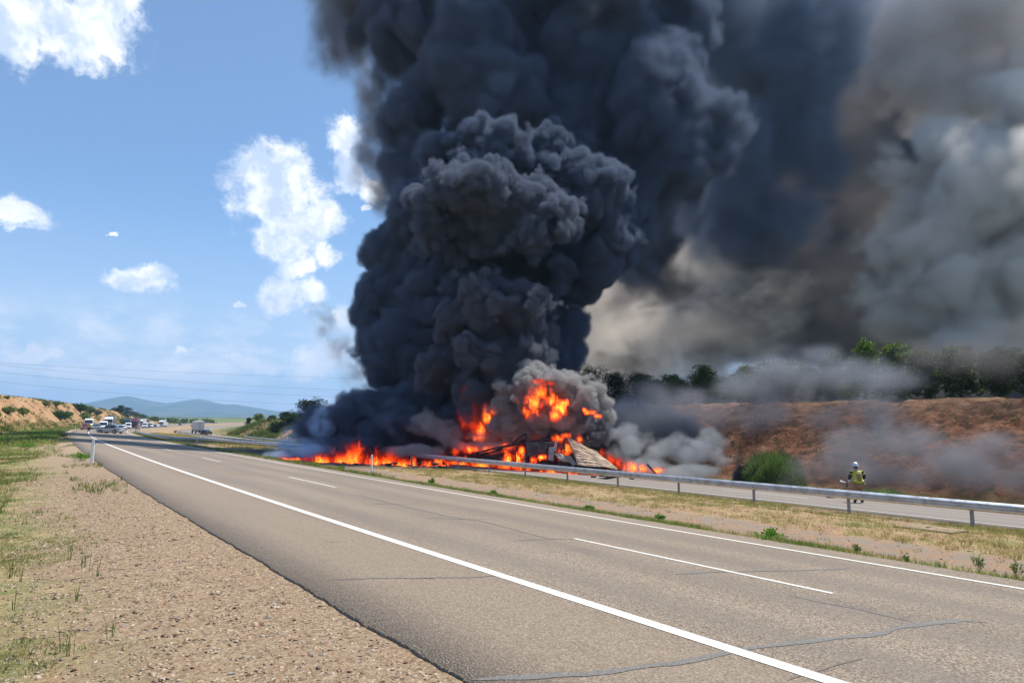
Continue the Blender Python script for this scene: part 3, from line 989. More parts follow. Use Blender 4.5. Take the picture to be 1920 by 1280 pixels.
MIXC = [(.26, .26, .10), (.34, .29, .13), (.17, .20, .07), (.40, .34, .18)]
LEAFY = [(.16, .33, .05), (.2, .36, .07)]
LIGHTG = [(.26, .29, .10), (.34, .33, .14), (.2, .26, .08), (.4, .36, .17), (.15, .21, .06)]
PUREG = [(.10, .22, .03), (.14, .28, .045), (.08, .17, .03)]

# near gravel: real stones, laid by hand-sized noise
def stones(n, s0, s1, t0, t1, r0, r1, seed, tpow=1.0, mask=None):
    V0 = np.array([(0, 0, .9), (.9, .1, .1), (.2, .95, 0), (-.8, .5, .1), (-.6, -.8, 0), (.5, -.85, .05), (.1, 0, -.5)])
    F0 = np.array([(0, 1, 2), (0, 2, 3), (0, 3, 4), (0, 4, 5), (0, 5, 1), (6, 2, 1), (6, 3, 2), (6, 4, 3), (6, 5, 4), (6, 1, 5)])
    q, s_, t_ = scatter(s0, s1, t0, t1, n, mask, seed, tpow)
    r = np.random.default_rng(seed + 1); N = len(q)
    sz = r0 + (r1 - r0) * r.random(N) ** 3
    sc_ = np.stack([sz * (.8 + .7 * r.random(N)), sz * (.6 + .5 * r.random(N)), sz * (.3 + .45 * r.random(N))], -1)
    a = r.random(N) * 2 * np.pi
    Vj = V0[None] * (1 + (r.random((N, 7, 3)) - .5) * .5) * sc_[:, None, :]
    ca, sa = np.cos(a)[:, None], np.sin(a)[:, None]
    X = Vj[..., 0] * ca - Vj[..., 1] * sa; Y_ = Vj[..., 0] * sa + Vj[..., 1] * ca
    tx, ty = r.normal(size=(N, 1)) * .25, r.normal(size=(N, 1)) * .25
    Z = Vj[..., 2] + X * tx + Y_ * ty
    V = np.stack([X, Y_, Z], -1) + q[:, None, :] + np.array([0, 0, .004])
    F_ = (F0[None] + (np.arange(N) * 7)[:, None, None]).reshape(-1, 3)
    pal = np.array([(.36, .26, .17), (.43, .33, .22), (.29, .20, .13), (.20, .13, .085), (.36, .22, .14), (.47, .41, .33), (.30, .27, .24), (.42, .30, .22), (.11, .075, .055)])
    c = pal[r.choice(len(pal), N, p=[.22, .2, .17, .1, .12, .05, .05, .06, .03])] * (.85 + .3 * r.random((N, 1)))
    return V.reshape(-1, 3), F_, np.repeat(c, 7, 0)
gp = [stones(100000, -3.0, 2.52, 3.4, 12, .007, .028, 11, 1.3), stones(46000, -4, 2.5, 11, 26, .01, .034, 12, 1.0),
      stones(1500, -3.2, 2.4, 3.4, 16, .02, .05, 13), stones(7000, 13.4, 25.2, 3, 30, .012, .05, 14)]
grass_obj('gravel', gp, M_STONE, 'loose tan and brown stones covering the left verge', 'gravel')

def gm(s_, t_):                                     # grass patches of the left verge
    x = P(s_, t_)
    n1 = fbm(x[:, 0] * .45 + 3, x[:, 1] * .45, 4, .6)
    edge_ = np.clip((.75 - s_ + n1 * 1.8) / 1.2, 0, 1)
    return edge_ * np.clip(.42 + 1.5 * fbm(x[:, 0] * .8, x[:, 1] * .8 + 9, 3), .02, 1)
q1, s1, t1 = scatter(-4, 1.4, 3.2, 15, 14000, gm, 21)
q2, s2, t2 = scatter(-7, 1.5, 14, 45, 26000, gm, 22)
q3, s3, t3 = scatter(-12, 1.5, 40, 110, 12000, lambda a, b: gm(a, b) + .25, 23)
q4, s4, t4 = scatter(1.2, 2.5, 17, 100, 900, lambda a, b: fbm(a, b * .35, 3) > .12, 24)
qx, sx, tx_ = scatter(-1.5, 2.3, 4, 18, 60, None, 25)
grass_obj('grass', [blades(q1, 14, .05, .005, .07, .8, MIXC + GREEN[:2], seed=1), blades(q2, 7, .10, .012, .09, .5, MIXC + GREEN[:3], seed=2), blades(q3, 6, .13, .03, .25, .6, LIGHTG, seed=3),
                    blades(q4, 9, .14, .016, .08, .5, MIXC + GREEN, seed=4), blades(qx, 16, .05, .006, .09, 1.2, MIXC, seed=5)], M_GRASS, 'patchy dry and green grass on the gravel verge at the left')
# taller stalks
q5, _, _ = scatter(-.8, .9, 4.5, 12, 26, None, 26)
grass_obj('grass', [blades(q5, 4, .22, .008, .03, .18, GREEN[:2], seed=6)], M_GRASS, 'thin upright green weed stalks in the gravel at the left')

# the median
def mm(s_, t_):
    d = np.where((s_ > 15.1) & (s_ < 17.2), .12, 1.0)
    a = np.clip((t_ - 37) / 4, 0, 1) * np.clip((76 - t_) / 5, 0, 1) * (s_ > 15.5)
    return d * (1 - a) * np.clip(.5 + 1.3 * fbm(s_ * .9, t_ * .5, 3), .05, 1)
q1, s1, t1 = scatter(13.3, 25.8, 2, 42, 15000, mm, 31)
q2, s2, t2 = scatter(13.3, 25.8, 60, 200, 12000, mm, 32)
q3, _, _ = scatter(13.12, 14.6, 2, 34, 6500, lambda a, b: np.clip(1.25 - (a - 13.1) * .8, .1, 1) * (.25 + (fbm(a * 0 + 1, b * .6, 3) > -.05)), 33)
q4, _, _ = scatter(13.15, 14.8, 30, 180, 3800, None, 34)
q5, _, _ = scatter(22.2, 24.9, 6, 40, 2300, lambda a, b: fbm(a * .5, b * .25, 3) > .02, 35)
DM_ = DRYC + MIXC[:2]
grass_obj('grass', [blades(q1, 11, .10, .012, .13, .9, DM_, seed=11), blades(q2, 5, .2, .04, .3, .8, DM_, seed=12), blades(q5, 9, .11, .012, .13, .7, GREEN + MIXC, seed=15)], M_GRASS, 'dry yellow grass tufts between the two carriageways')
grass_obj('grass', [blades(q3, 10, .15, .011, .08, .5, GREEN + PUREG + LEAFY + DRYC[:2] + MIXC, seed=13), blades(q4, 6, .22, .035, .16, .5, GREEN + MIXC, seed=14)], M_GRASS, 'green weeds along the inner edge of the near carriageway')
q6, _, _ = scatter(37.2, 41.8, 4, 34, 1500, None, 36)
q7, _, _ = scatter(37.2, 41.8, 90, 230, 5000, None, 37)
grass_obj('grass', [blades(q6, 8, .16, .02, .15, .7, GREEN + MIXC, seed=16), blades(q7, 6, .4, .06, .4, .6, GREEN + MIXC, seed=17)], M_GRASS, 'rough grass beyond the far carriageway')
# tufts on the two slopes
q8, _, _ = scatter(42.6, 51.2, 8, 90, 900, lambda a, b: fbm(a * .3, b * .2, 3) > -.05, 38)
q9, _, _ = scatter(42, 54, 110, 260, 5200, lambda a, b: .06 + (fbm(a * .16, b * .045 + 4, 3) > .12), 39)
qa, _, _ = scatter(-17.5, -6, 75, 600, 7000, lambda a, b: .1 + (fbm(a * .14, b * .06, 3) > .08), 40)
qb, _, _ = scatter(-9, 1.4, 60, 330, 9000, lambda a, b: .2 + (fbm(a * .3, b * .1, 3) > -.1), 41)
SCRUB = [(.075, .085, .035), (.10, .11, .045), (.14, .13, .06), (.06, .07, .03)]
grass_obj('scrub', [blades(q8, 14, .32, .03, .3, .9, [(.05, .045, .025), (.07, .065, .035), (.2, .12, .07)], seed=18)], M_GRASS, 'small dark scrub tufts on the red cutting', 'scrub')
grass_obj('scrub', [blades(q9, 12, .9, .10, .8, .7, SCRUB + GREEN, seed=19)], M_GRASS, 'green scrub on the pale hill beyond the truck', 'scrub')
grass_obj('scrub', [blades(qa, 10, .6, .10, .7, .7, SCRUB + GREEN, seed=20), blades(qb, 8, .32, .06, .5, .7, LIGHTG + GREEN, seed=21)], M_GRASS, 'green scrub on the orange bank at the left', 'scrub')

# leafy plants, one by one
def leaf_cloud(n, centre_fn, size, cols, seed, up=.3, narrow=.45):
    r = np.random.default_rng(seed)
    c, rad = centre_fn(r, n)
    N = len(c)
    d = r.normal(size=(N, 3)); d[:, 2] = abs(d[:, 2]) * .6 + up
    d /= np.linalg.norm(d, axis=1, keepdims=True)
    e = np.cross(d, r.normal(size=(N, 3))); e /= np.linalg.norm(e, axis=1, keepdims=True) + 1e-9
    L = size * (.6 + .8 * r.random((N, 1)))
    V = np.stack([c, c + d * L * .5 + e * L * narrow * .5, c + d * L, c + d * L * .5 - e * L * narrow * .5], 1).reshape(-1, 3)
    F_ = (np.arange(N) * 4)[:, None] + np.array([0, 1, 2, 3])
    cols = np.asarray(cols)
    col = cols[r.integers(0, len(cols), N)] * (.75 + .5 * r.random((N, 1)))
    return V, F_, np.repeat(col, 4, 0)
def weed(name, loc, r_, h, label, cols, n=500, seed=0, leaf=.06, group=None, cat='weed'):
    root = empty(name, loc)
    tag(root, label, cat, group)
    rr = np.random.default_rng(seed)
    ns = max(6, int(n / 40))
    st = MB(); tips = []
    for i in range(ns):
        a = rr.random() * 6.28; k_ = rr.random() ** .5
        tip = Vector((math.cos(a) * r_ * k_, math.sin(a) * r_ * k_, h * (1 - .45 * k_ * k_) * (.7 + .3 * rr.random())))
        tips.append(tip)
        st.tube([(0, 0, -.02), tip * .5 + Vector((0, 0, h * .08)), tip], [.012 * h, .008 * h, .003 * h], 3, False)
    st.build('stem', M_LEAF if False else simple('stem', (.09, .12, .04), .8) if 'stem' not in bpy.data.materials else bpy.data.materials['stem'], root)
    def cf(r, n_):
        i = r.integers(0, len(tips), n_)
        T_ = np.array([list(t_) for t_ in tips])[i]
        f = (.25 + .75 * r.random((n_, 1)) ** .6)
        return T_ * f + np.array([0, 0, .1 * h]) * (1 - f) + r.normal(size=(n_, 3)) * r_ * .10, None
    V, F_, C_ = leaf_cloud(n, cf, leaf, cols, seed + 5)
    V[:, 2] = np.maximum(V[:, 2], .0)
    mesh_np('leaves', V, F_, M_LEAF, root, col=C_)
    return root
LEAFG = [(.10, .24, .03), (.15, .32, .05), (.07, .17, .025), (.2, .36, .08)]
DKG = [(.03, .075, .022), (.05, .11, .03), (.07, .13, .04)]
wl = [(152, 864, .45, .42, LEAFG, 'bright green weed on the gravel just left of the nearest marker post'), (122, 823, .6, .75, DKG, 'dark green weed under the second marker post'),
      (50, 842, .55, .5, LEAFG, 'round bright green weed in the grass near the left edge'), (70, 826, 1.2, .8, LEAFG, 'wide green weed clump below the orange bank'), (100, 818, 1.3, 1.0, DKG, 'darker tall weed clump beside the far gravel'),
      (12, 834, .8, .9, DKG, 'dark weed clump cut by the left edge'), (147, 797, 1.6, 1.6, LEAFG, 'yellow green weeds behind the far marker post'),
      (808, 908, .2, .3, LEAFG, 'small bright green weed at the inner road edge near the middle'), (925, 927, .16, .14, LEAFG, 'low green weed at the inner road edge under the barrier posts'), (1104, 957, .18, .16, LEAFG, 'green weed at the inner road edge, right of centre'),
      (1238, 976, .17, .17, LEAFG, 'small leafy green weed right of centre at the inner road edge'), (1440, 1010, .42, .2, LEAFG, 'low spreading green weed with pale flowers at the inner road edge'), (1605, 1040, .12, .24, GREEN, 'upright dull green weed near the concrete slab side of the road'),
      (1700, 1058, .12, .2, GREEN, 'straggly green weed at the right part of the inner road edge'), (1835, 1076, .14, .40, GREEN, 'tall thin green weed near the right edge of the picture'), (640, 880, .35, .22, LEAFG, 'green weed in front of the grass fire'),
      (1908, 1085, .12, .38, GREEN, 'tall thin weed cut by the right edge'), (700, 893, .2, .2, GREEN, 'low weed at the foot of the middle marker post'), (590, 874, .5, .28, LEAFG, 'bright green weed left of the grass fire')]
for i, (px, py, r_, h, cols, lab) in enumerate(wl):
    g = ground_at(px, py)
    if g is None: continue
    weed('weed', g, r_, h, lab, cols, n=300 if cols is GREEN else 560, seed=100 + i, leaf=.035 if cols is GREEN else .05 + .04 * max(r_, .3), group='leafy weeds along the verges')

# the big broom bush and its neighbours behind the far carriageway
def broom(loc, rx, h, n, cols, label, seed, w=.012, name='broom_bush'):
    root = empty(name, loc); tag(root, label, 'bush')
    r = np.random.default_rng(seed)
    a = r.random(n) * 6.283; el = np.arccos(r.random(n) * .98)
    rad = (.55 + .45 * r.random(n) ** .5) * (1 + .10 * np.sin(a * 3 + 1) + .08 * np.sin(a * 7 + el * 5))
    d = np.stack([np.cos(a) * np.sin(el), np.sin(a) * np.sin(el), np.cos(el)], -1)
    tip = d * np.array([rx, rx, h]) * rad[:, None]
    L = .55 * (.6 + .8 * r.random((n, 1)))
    dd = d * np.array([.8, .8, 1.1]) + r.normal(size=(n, 3)) * .28 + np.array([0, 0, .25]); dd /= np.linalg.norm(dd, axis=1, keepdims=True)
    b0 = tip - dd * L
    b0[:, 2] = np.maximum(b0[:, 2], .02); tip[:, 2] = np.maximum(tip[:, 2], .05)
    e = np.cross(dd, r.normal(size=(n, 3))); e /= np.linalg.norm(e, axis=1, keepdims=True); e *= w
    V = np.stack([b0 - e, b0 + e, tip], 1).reshape(-1, 3); F_ = (np.arange(n) * 3)[:, None] + np.array([0, 1, 2])
    cols = np.asarray(cols); c = cols[r.integers(0, len(cols), n)] * (.7 + .6 * r.random((n, 1)))
    mesh_np('twigs', V, F_, M_LEAF, root, col=np.repeat(c, 3, 0))
    st = MB()
    for i in range(16):
        a_ = r.random() * 6.28; k_ = .3 + .5 * r.random()
        st.tube([(0, 0, -.1), (math.cos(a_) * rx * k_ * .5, math.sin(a_) * rx * k_ * .5, h * .35), (math.cos(a_) * rx * k_, math.sin(a_) * rx * k_, h * .7)], [.04, .025, .01], 4, False)
    st.build('stem', M_BARK, root)
    return root
gB = PV(41.6, t_of(41.6, 1450))
BRG = [(.12, .19, .06), (.08, .14, .045), (.16, .24, .09), (.2, .26, .12)]
broom(gB, 2.35, 2.35, 13000, BRG, 'big round green broom bush behind the far carriageway', 51, .016)
gB2 = PV(40.9, t_of(40.9, 1392)); broom(gB2, .95, 1.5, 3000, [(.045, .05, .075), (.08, .085, .12), (.03, .035, .05)], 'small smoke blackened bush left of the big broom bush', 52, .016)
gB3 = PV(39.6, t_of(39.6, 1655)); broom(gB3 + Vector((-.9, -1.6, .05)), 1.6, .85, 5200, [(.25, .35, .16), (.18, .28, .1), (.33, .42, .22)], 'low pale green broom bush right of the firefighter', 53, .012)

# trees on the plateau above the cutting and elsewhere
def tree(name, loc, h, w, label, cols, seed, style='pine', n=5200, leaf=.22, group='trees on top of the cutting', cat='tree', trunk=.25):
    root = empty(name, loc); tag(root, label, cat, group)
    r = np.random.default_rng(seed)
    tk = MB(); bend = r.normal(size=2) * .05 * h
    pts_ = [Vector((bend[0] * f * f, bend[1] * f * f, h * .93 * f - .15)) for f in (0, .25, .5, .75, 1)]
    tk.tube(pts_, [h * .028, h * .024, h * .018, h * .011, h * .004], 7, False)
    tk.build('trunk', M_BARK, root, smooth=True)
    lim = MB(); clus = []
    nl = 34 if style == 'pine' else 30
    for i in range(nl):
        f = trunk + (1 - trunk) * (i / nl) ** .9
        a = i * 2.4 + r.normal() * .4
        if style == 'pine': reach = w / 2 * (1 - f) ** .55 * (.7 + .5 * r.random()) + .08 * w
        elif style == 'umbrella': reach = w / 2 * (.5 + .5 * r.random()) * (1 if f > .5 else .7)
        else: reach = w / 2 * math.sqrt(max(.12, 1 - ((f - .38) / .64) ** 2)) * (.6 + .6 * r.random())
        base = Vector((bend[0] * f * f, bend[1] * f * f, h * .93 * f * (.95)))
        up = {'pine': .25, 'umbrella': .5, 'round': .45}[style] * reach
        tip = base + Vector((math.cos(a) * reach, math.sin(a) * reach, up))
        lim.tube([base, base.lerp(tip, .5) + Vector((0, 0, -.05 * reach)), tip], [h * .009, h * .006, h * .002], 4, False)
        for k in range(5):
            g_ = .35 + .7 * r.random()
            c = base.lerp(tip, g_) + Vector(r.normal(size=3)) * reach * .18
            clus.append((c.x, c.y, c.z, (.09 + .1 * r.random()) * w, .6 + .7 * r.random()))
    clus.append((bend[0], bend[1], h * .95, .07 * w, 1.1))
    lim.build('limb', M_BARK, root)
    cl = np.array(clus)
    per = n // len(cl)
    c = np.repeat(cl, per, 0)
    d = r.normal(size=(len(c), 3)); d /= np.linalg.norm(d, axis=1, keepdims=True)
    pos_ = c[:, :3] + d * c[:, 3:4] * np.cbrt(r.random((len(c), 1))) * np.array([1, 1, .7])
    V, F_, C_ = leaf_cloud(len(c), lambda r_, n_: (pos_, None), leaf, cols, seed + 9, up=.35, narrow=.28 if style == 'pine' else .5)
    C_ = C_ * np.repeat(c[:, 4:5], 4, 0)
    mesh_np('crown', V, F_, M_LEAF, root, col=C_)
    return root
PINE = [(.022, .038, .018), (.035, .055, .024), (.05, .075, .03)]
OLIVE = [(.08, .11, .045), (.12, .155, .065), (.17, .21, .09), (.06, .085, .04)]
BROAD = [(.10, .16, .035), (.15, .23, .055), (.25, .33, .09), (.06, .10, .03)]
def on_top(px, s_=54.0, lo=2):
    t_ = t_of(s_, px, lo); v = PV(s_, t_); v.z = float(ground_z(v.x, v.y)[0]) ; return v
def hpx(v, topy):
    """height that reaches picture row topy from the point v"""
    d = ray(960, topy); 
    return d.z / d.y * v.y - v.z
T_ = [(1105, 55, 688, 84, PINE, 'pine', 'dark jagged pine close to the right side of the black column'), (1151, 57, 698, 50, PINE, 'pine', 'slim dark pine, second from the black column'), (1196, 56, 702, 72, PINE, 'pine', 'bushy dark pine, third from the black column'),
      (1262, 55.5, 704, 54, PINE, 'pine', 'blue grey pine standing apart in thin smoke'), (1318, 54.5, 684, 52, PINE, 'pine', 'narrow dark pine, clearest against the tan smoke'), (1404, 55, 685, 60, OLIVE, 'pine', 'hazy green pine half hidden by blue smoke'),
      (1460, 54.5, 683, 66, OLIVE, 'round', 'hazy pale green tree beside the half hidden pine'), (1556, 56, 657, 62, OLIVE, 'round', 'pale green tree rising from the drifting smoke'), (1622, 55, 631, 74, BROAD, 'pine', 'tallest bright green tree above the smoke'),
      (1682, 55.5, 642, 90, BROAD, 'round', 'broad bright green tree right of the tallest one'), (1738, 55, 655, 80, OLIVE, 'round', 'dull green tree above the bare slope top'), (1800, 56, 650, 96, OLIVE, 'round', 'dark green tree under the brown smoke'),
      (1868, 56, 655, 90, OLIVE, 'round', 'dark tree in the smoke near the right edge'), (1935, 55, 660, 80, OLIVE, 'round', 'dark tree cut by the right edge'), (1590, 58, 690, 50, OLIVE, 'round', 'smaller grey green tree behind the drifting smoke'),
      (1515, 58, 690, 60, OLIVE, 'round', 'low hazy tree left of the pale green one'), (1225, 59, 722, 50, PINE, 'round', 'low dark pine in the gap between taller ones'), (1080, 57, 705, 50, PINE, 'pine', 'dark pine against the edge of the black column')]
for i, (px, s_, ty, wp, cols, style, lab) in enumerate(T_):
    v = on_top(px, s_)
    tree('pine_tree' if style == 'pine' else 'tree', v, hpx(v, ty), wp / F_PX * v.y * (.74 if px > 1500 else 1.25), lab, cols, 200 + i, style, n=6500, leaf=.24 if style != 'pine' else .22, trunk=.03)
# scrub and trees of the far banks
def far_tree(px, base_py, Y, top, wpx, cols, style, lab, seed, name='tree', n=1500, leaf=.5, cat='tree', group='trees and bushes far down the road', trunk=.12):
    p_ = at(px, base_py, Y); p_.z = float(ground_z(p_.x, p_.y)[0]) - .1
    tree(name, p_, max(.8, hpx(p_, top)), wpx / F_PX * Y, lab, cols, seed, style, n=n, leaf=leaf, group=group, cat=cat, trunk=trunk)
v = PV(51.5, t_of(51.5, 582, 60)); v.z = float(ground_z(v.x, v.y)[0])
tree('pine_tree', v, hpx(v, 758), 44 / F_PX * v.y, 'dark umbrella pine at the left edge of the smoke, on the scrub slope', PINE, 301, 'umbrella', n=3600, leaf=.42, group='bushes on the crest of the pale hill', trunk=.4)
def crest_bush(px, top, wpx, cols, lab, seed, s_=51.5, n=1400):
    v = PV(s_, t_of(s_, px, 60)); v.z = float(ground_z(v.x, v.y)[0]) - .3
    tree('bush', v, max(1.2, hpx(v, top)), wpx / F_PX * v.y, lab, cols, seed, 'round', n=n, leaf=.4, group='bushes on the crest of the pale hill', cat='bush', trunk=.05)
crest_bush(536, 775, 24, PINE, 'dark bush on the crest left of the umbrella pine', 302)
crest_bush(486, 777, 20, BROAD, 'round green bush on the crest of the pale hill', 303)
crest_bush(510, 780, 15, OLIVE, 'small grey green bush on the crest of the pale hill', 304)
crest_bush(465, 783, 10, PINE, 'tiny dark bush at the left of the pale crest', 305)
for i, (px, top, w_, lab) in enumerate(((560, 789, 40, 'dark scrub thicket high on the slope left of the smoke'), (545, 797, 36, 'dark scrub thicket halfway up the slope left of the smoke'), (575, 803, 44, 'dark scrub thicket low on the slope beside the smoke'), (520, 812, 30, 'low dark scrub at the foot of the slope near the barrier'), (600, 790, 40, 'dark scrub thicket behind the left edge of the smoke'))):
    s_ = 49.5 - i * 1.6
    v = PV(s_, t_of(s_, px, 60)); v.z = float(ground_z(v.x, v.y)[0]) - .2
    tree('bush', v, 2.3, w_ / F_PX * v.y, lab, DKG + PINE, 350 + i, 'round', n=2600, leaf=.35, group='dark scrub thickets left of the smoke', cat='bush', trunk=.02)
far_tree(226, 776, 400, 760, 14, PINE, 'round', 'dark pine, left of the pair above the traffic queue', 306, 'pine_tree')
far_tree(239, 778, 410, 764, 17, PINE, 'round', 'dark pine, right of the pair above the traffic queue', 307, 'pine_tree')
far_tree(215, 776, 400, 767, 12, PINE, 'round', 'smaller dark pine left of the pair above the queue', 308, 'pine_tree')
for i, px in enumerate((250, 257, 264, 271)):
    far_tree(px, 785, 450 + i * 15, 773 + i * 2, 11, PINE + OLIVE, 'round', ['dark green tree, first of the row stepping down behind the queue', 'dark green tree, second of the row stepping down behind the queue', 'green tree, third of the row stepping down behind the queue', 'green tree, last of the row stepping down behind the queue'][i], 310 + i, 'tree', 700)
for i, (px, top) in enumerate(((283, 781), (291, 782), (318, 784), (328, 785), (345, 786), (362, 787), (395, 789), (385, 787), (302, 785))):
    p_ = at(px, 797, 520 + 15 * i); p_.z = -11.5
    tree('tree', p_, max(2, hpx(p_, top)), 16 / F_PX * p_.y, ['hazy tree on the plain just right of the row behind the queue', 'small hazy tree, second right of the row behind the queue', 'hazy tree above the tall white truck', 'hazy tree above the last white van', 'hazy tree left of the white box truck', 'hazy tree touching the left edge of the white box truck', 'hazy low tree right of the white box truck', 'hazy low tree behind the white box truck', 'hazy tree above the far blue car'][i], BROAD + OLIVE, 330 + i, 'round', n=420, leaf=1.5, group='hazy trees on the plain beyond the bend')
for i, (px, cy0, rp_, cols, lab) in enumerate(((112, 779, 15, DKG, 'large dark bush on the face of the orange bank'), (14, 768, 12, GREEN, 'green bush on the bank at the left edge'), (42, 771, 12, GREEN, 'low green bush on the bank near the left edge'),
        (150, 765, 13, DKG, 'dark bush on the crest of the orange bank'), (105, 757, 9, BROAD, 'green shrub on the crest of the bank'), (182, 774, 9, OLIVE, 'grey green bush behind the white van'), (158, 781, 11, LEAFG[:1] + GREEN, 'green bush low on the bank left of the van'), (13, 738, 6, BROAD, 'small shrub on the very top of the bank at the left'),
        (168, 770, 10, OLIVE, 'grey green bush on the descending crest'), (130, 776, 8, GREEN, 'small green bush beside the large dark one'), (84, 757, 7, OLIVE, 'low shrub on the crest left of the green one'), (230, 790, 10, GREEN, 'bush on the orange bank above the queue of cars'))):
    g = ground_at(px, cy0 + rp_ * .5, 40, 600)
    if g is None: g = ground_at(px, cy0 + rp_ * 1.5, 40, 600)
    if g is None: continue
    rad = rp_ / F_PX * g.y
    weed('bush', g - Vector((0, 0, .3)), rad, rad * 1.3, lab, cols, n=1100, seed=400 + i, leaf=rad * .26, group='bushes on the orange bank', cat='bush')
def B(px, py, Y, rpx, ry=None, rd=None):
    """a puff seen at pixel (px, py) at depth Y with radius rpx pixels across, ry up, rd in depth"""
    p = at(px, py, Y)
    r = rpx * Y / F_PX
    return (p.x, p.y, p.z, r, (rd * Y / F_PX if rd else r), (ry * Y / F_PX if ry else r))
# ---------------------------------------------------------------- soft smoke: density fields computed into voxel grids
def grid_smoke_mat(name, color, dens, aniso=0.0):
    m = bpy.data.materials.new(name); m.use_nodes = True
    t = NT(m.node_tree)
    v = t.n('ShaderNodeVolumePrincipled')
    v.inputs['Color'].default_value = (*color, 1)
    v.inputs['Density'].default_value = dens
    v.inputs['Density Attribute'].default_value = 'density'
    v.inputs['Anisotropy'].default_value = aniso
    t.t.links.new(v.outputs[0], t.n('ShaderNodeOutputMaterial').inputs['Volume'])
    return m
def soft_smoke(name, blobs, voxel, color, dens, label, size=8.0, amp=1.1, edge=.5, seed=1, contrast=(.35, .7), low=.0, warp=.5, det=6, rough=.6, aniso=0.0, stretch=(1, 1, 1), bil=0.0):
    """blobs as for smoke(); size: metres of the largest eddies; amp: how far the noise eats into the shape"""
    b = np.array([q[:6] for q in blobs])
    lo = (b[:, :3] - b[:, 3:6] * 1.35).min(0); hi = (b[:, :3] + b[:, 3:6] * 1.35).max(0)
    g = bpy.data.node_groups.new('smoke_field', 'GeometryNodeTree')
    g.interface.new_socket('Geometry', in_out='INPUT', socket_type='NodeSocketGeometry')
    g.interface.new_socket('Geometry', in_out='OUTPUT', socket_type='NodeSocketGeometry')
    t = NT(g)
    t.n('NodeGroupInput'); go = t.n('NodeGroupOutput')
    pos = t.n('GeometryNodeInputPosition').outputs[0]
    q = t.vm('ADD', t.vm('MULTIPLY', pos, stretch), (seed * 11.3, seed * 4.1, seed * 7.9))
    w = t.vm('SCALE', t.vm('SUBTRACT', t.noise(q, .7 / size, 2, .5, out=1), (.5, .5, .5)), size * warp * 2)
    qw = t.vm('ADD', q, w)
    n1 = t.noise(qw, 1.0 / size, det, rough)
    if bil:
        acc = None
        for kk, (sz, am) in enumerate(((size, 1.0), (size * .45, .5), (size * .21, .26), (size * .1, .12))):
            pk = t.vm('ADD', qw, (kk * 5.1, kk * 2.3, 0))
            if kk: pk = t.vm('ADD', pk, t.vm('SCALE', t.vm('SUBTRACT', t.noise(pk, .9 / sz, 1, .5, out=1), (.5, .5, .5)), sz * .8))
            d_ = t.voro(pk, 1.0 / sz, 'F1')
            h_ = t.math('MULTIPLY', t.math('SUBTRACT', .40, t.math('MULTIPLY', t.math('MULTIPLY', d_, d_), 1.3)), am)
            acc = h_ if acc is None else t.math('ADD', acc, h_)
        n1 = t.math('ADD', t.math('MULTIPLY', n1, 1 - bil), t.math('MULTIPLY', t.math('ADD', acc, .38), bil))
    dmin = None
    for c in b:
        d = t.n('ShaderNodeVectorMath', operation='MULTIPLY_ADD')
        t.put(d.inputs[0], pos)
        d.inputs[1].default_value = [1 / x for x in c[3:6]]
        d.inputs[2].default_value = [-c[k] / c[3 + k] for k in range(3)]
        l = t.vm('LENGTH', d.outputs[0], out=1)
        dmin = l if dmin is None else t.math('SMOOTH_MIN', dmin, l, .2)
    f = t.math('ADD', t.math('SUBTRACT', 1.0, dmin), t.math('MULTIPLY', t.math('SUBTRACT', n1, .5), amp * 2))
    f = t.mapr(f, 0.0, edge, 0, 1, smooth=True)
    k = t.mapr(t.noise(qw, 2.3 / size, det - 1, rough), contrast[0], contrast[1], low, 1.0)
    f = t.math('MULTIPLY', f, k)
    vc = t.n('GeometryNodeVolumeCube')
    t.put(vc.inputs['Density'], f)
    vc.inputs['Min'].default_value = tuple(lo); vc.inputs['Max'].default_value = tuple(hi)
    for ax, nm in enumerate(('X', 'Y', 'Z')):
        vc.inputs['Resolution ' + nm].default_value = max(8, int((hi[ax] - lo[ax]) / (voxel * (2 if ax == 1 else 1))))
    sm = t.n('GeometryNodeSetMaterial'); t.put(sm.inputs['Geometry'], vc.outputs[0])
    m = grid_smoke_mat(name + '_smoke', color, dens, aniso)
    sm.inputs['Material'].default_value = m
    t.t.links.new(sm.outputs[0], go.inputs[0])
    me = bpy.data.meshes.new(name); me.materials.append(m)
    me.from_pydata([tuple(lo), tuple(hi)], [], [])
    o = link(bpy.data.objects.new(name, me))
    o.modifiers.new('field', 'NODES').node_group = g
    return tag(o, label, 'smoke', kind='stuff')
DK = (.19, .235, .33)
def SS_(name, blobs, vox, col, dens, lab, **k): return soft_smoke(name, blobs, vox, col, dens, lab, **k)
BIL = dict(bil=.75, warp=.3, contrast=(.3, .6))
SS_('smoke_column', [B(790, 800, 64, 120), B(900, 800, 62, 100), B(740, 720, 66, 64), B(780, 660, 66, 105), B(920, 700, 66, 130), B(755, 560, 67, 88), B(880, 560, 68, 150), B(1000, 560, 68, 115),
    B(745, 475, 67, 70), B(860, 440, 69, 140), B(1010, 420, 69, 150), B(1110, 430, 68, 85), B(800, 400, 68, 70), B(1060, 500, 67, 85), B(1085, 530, 66, 55), B(1000, 660, 66, 75), B(715, 640, 65, 46), B(715, 800, 62, 70)],
    .24, DK, 4, 'dense black smoke column rising from the burning wreck, its middle and lower part', size=7, seed=3, amp=.5, edge=.14, low=.4, **BIL)
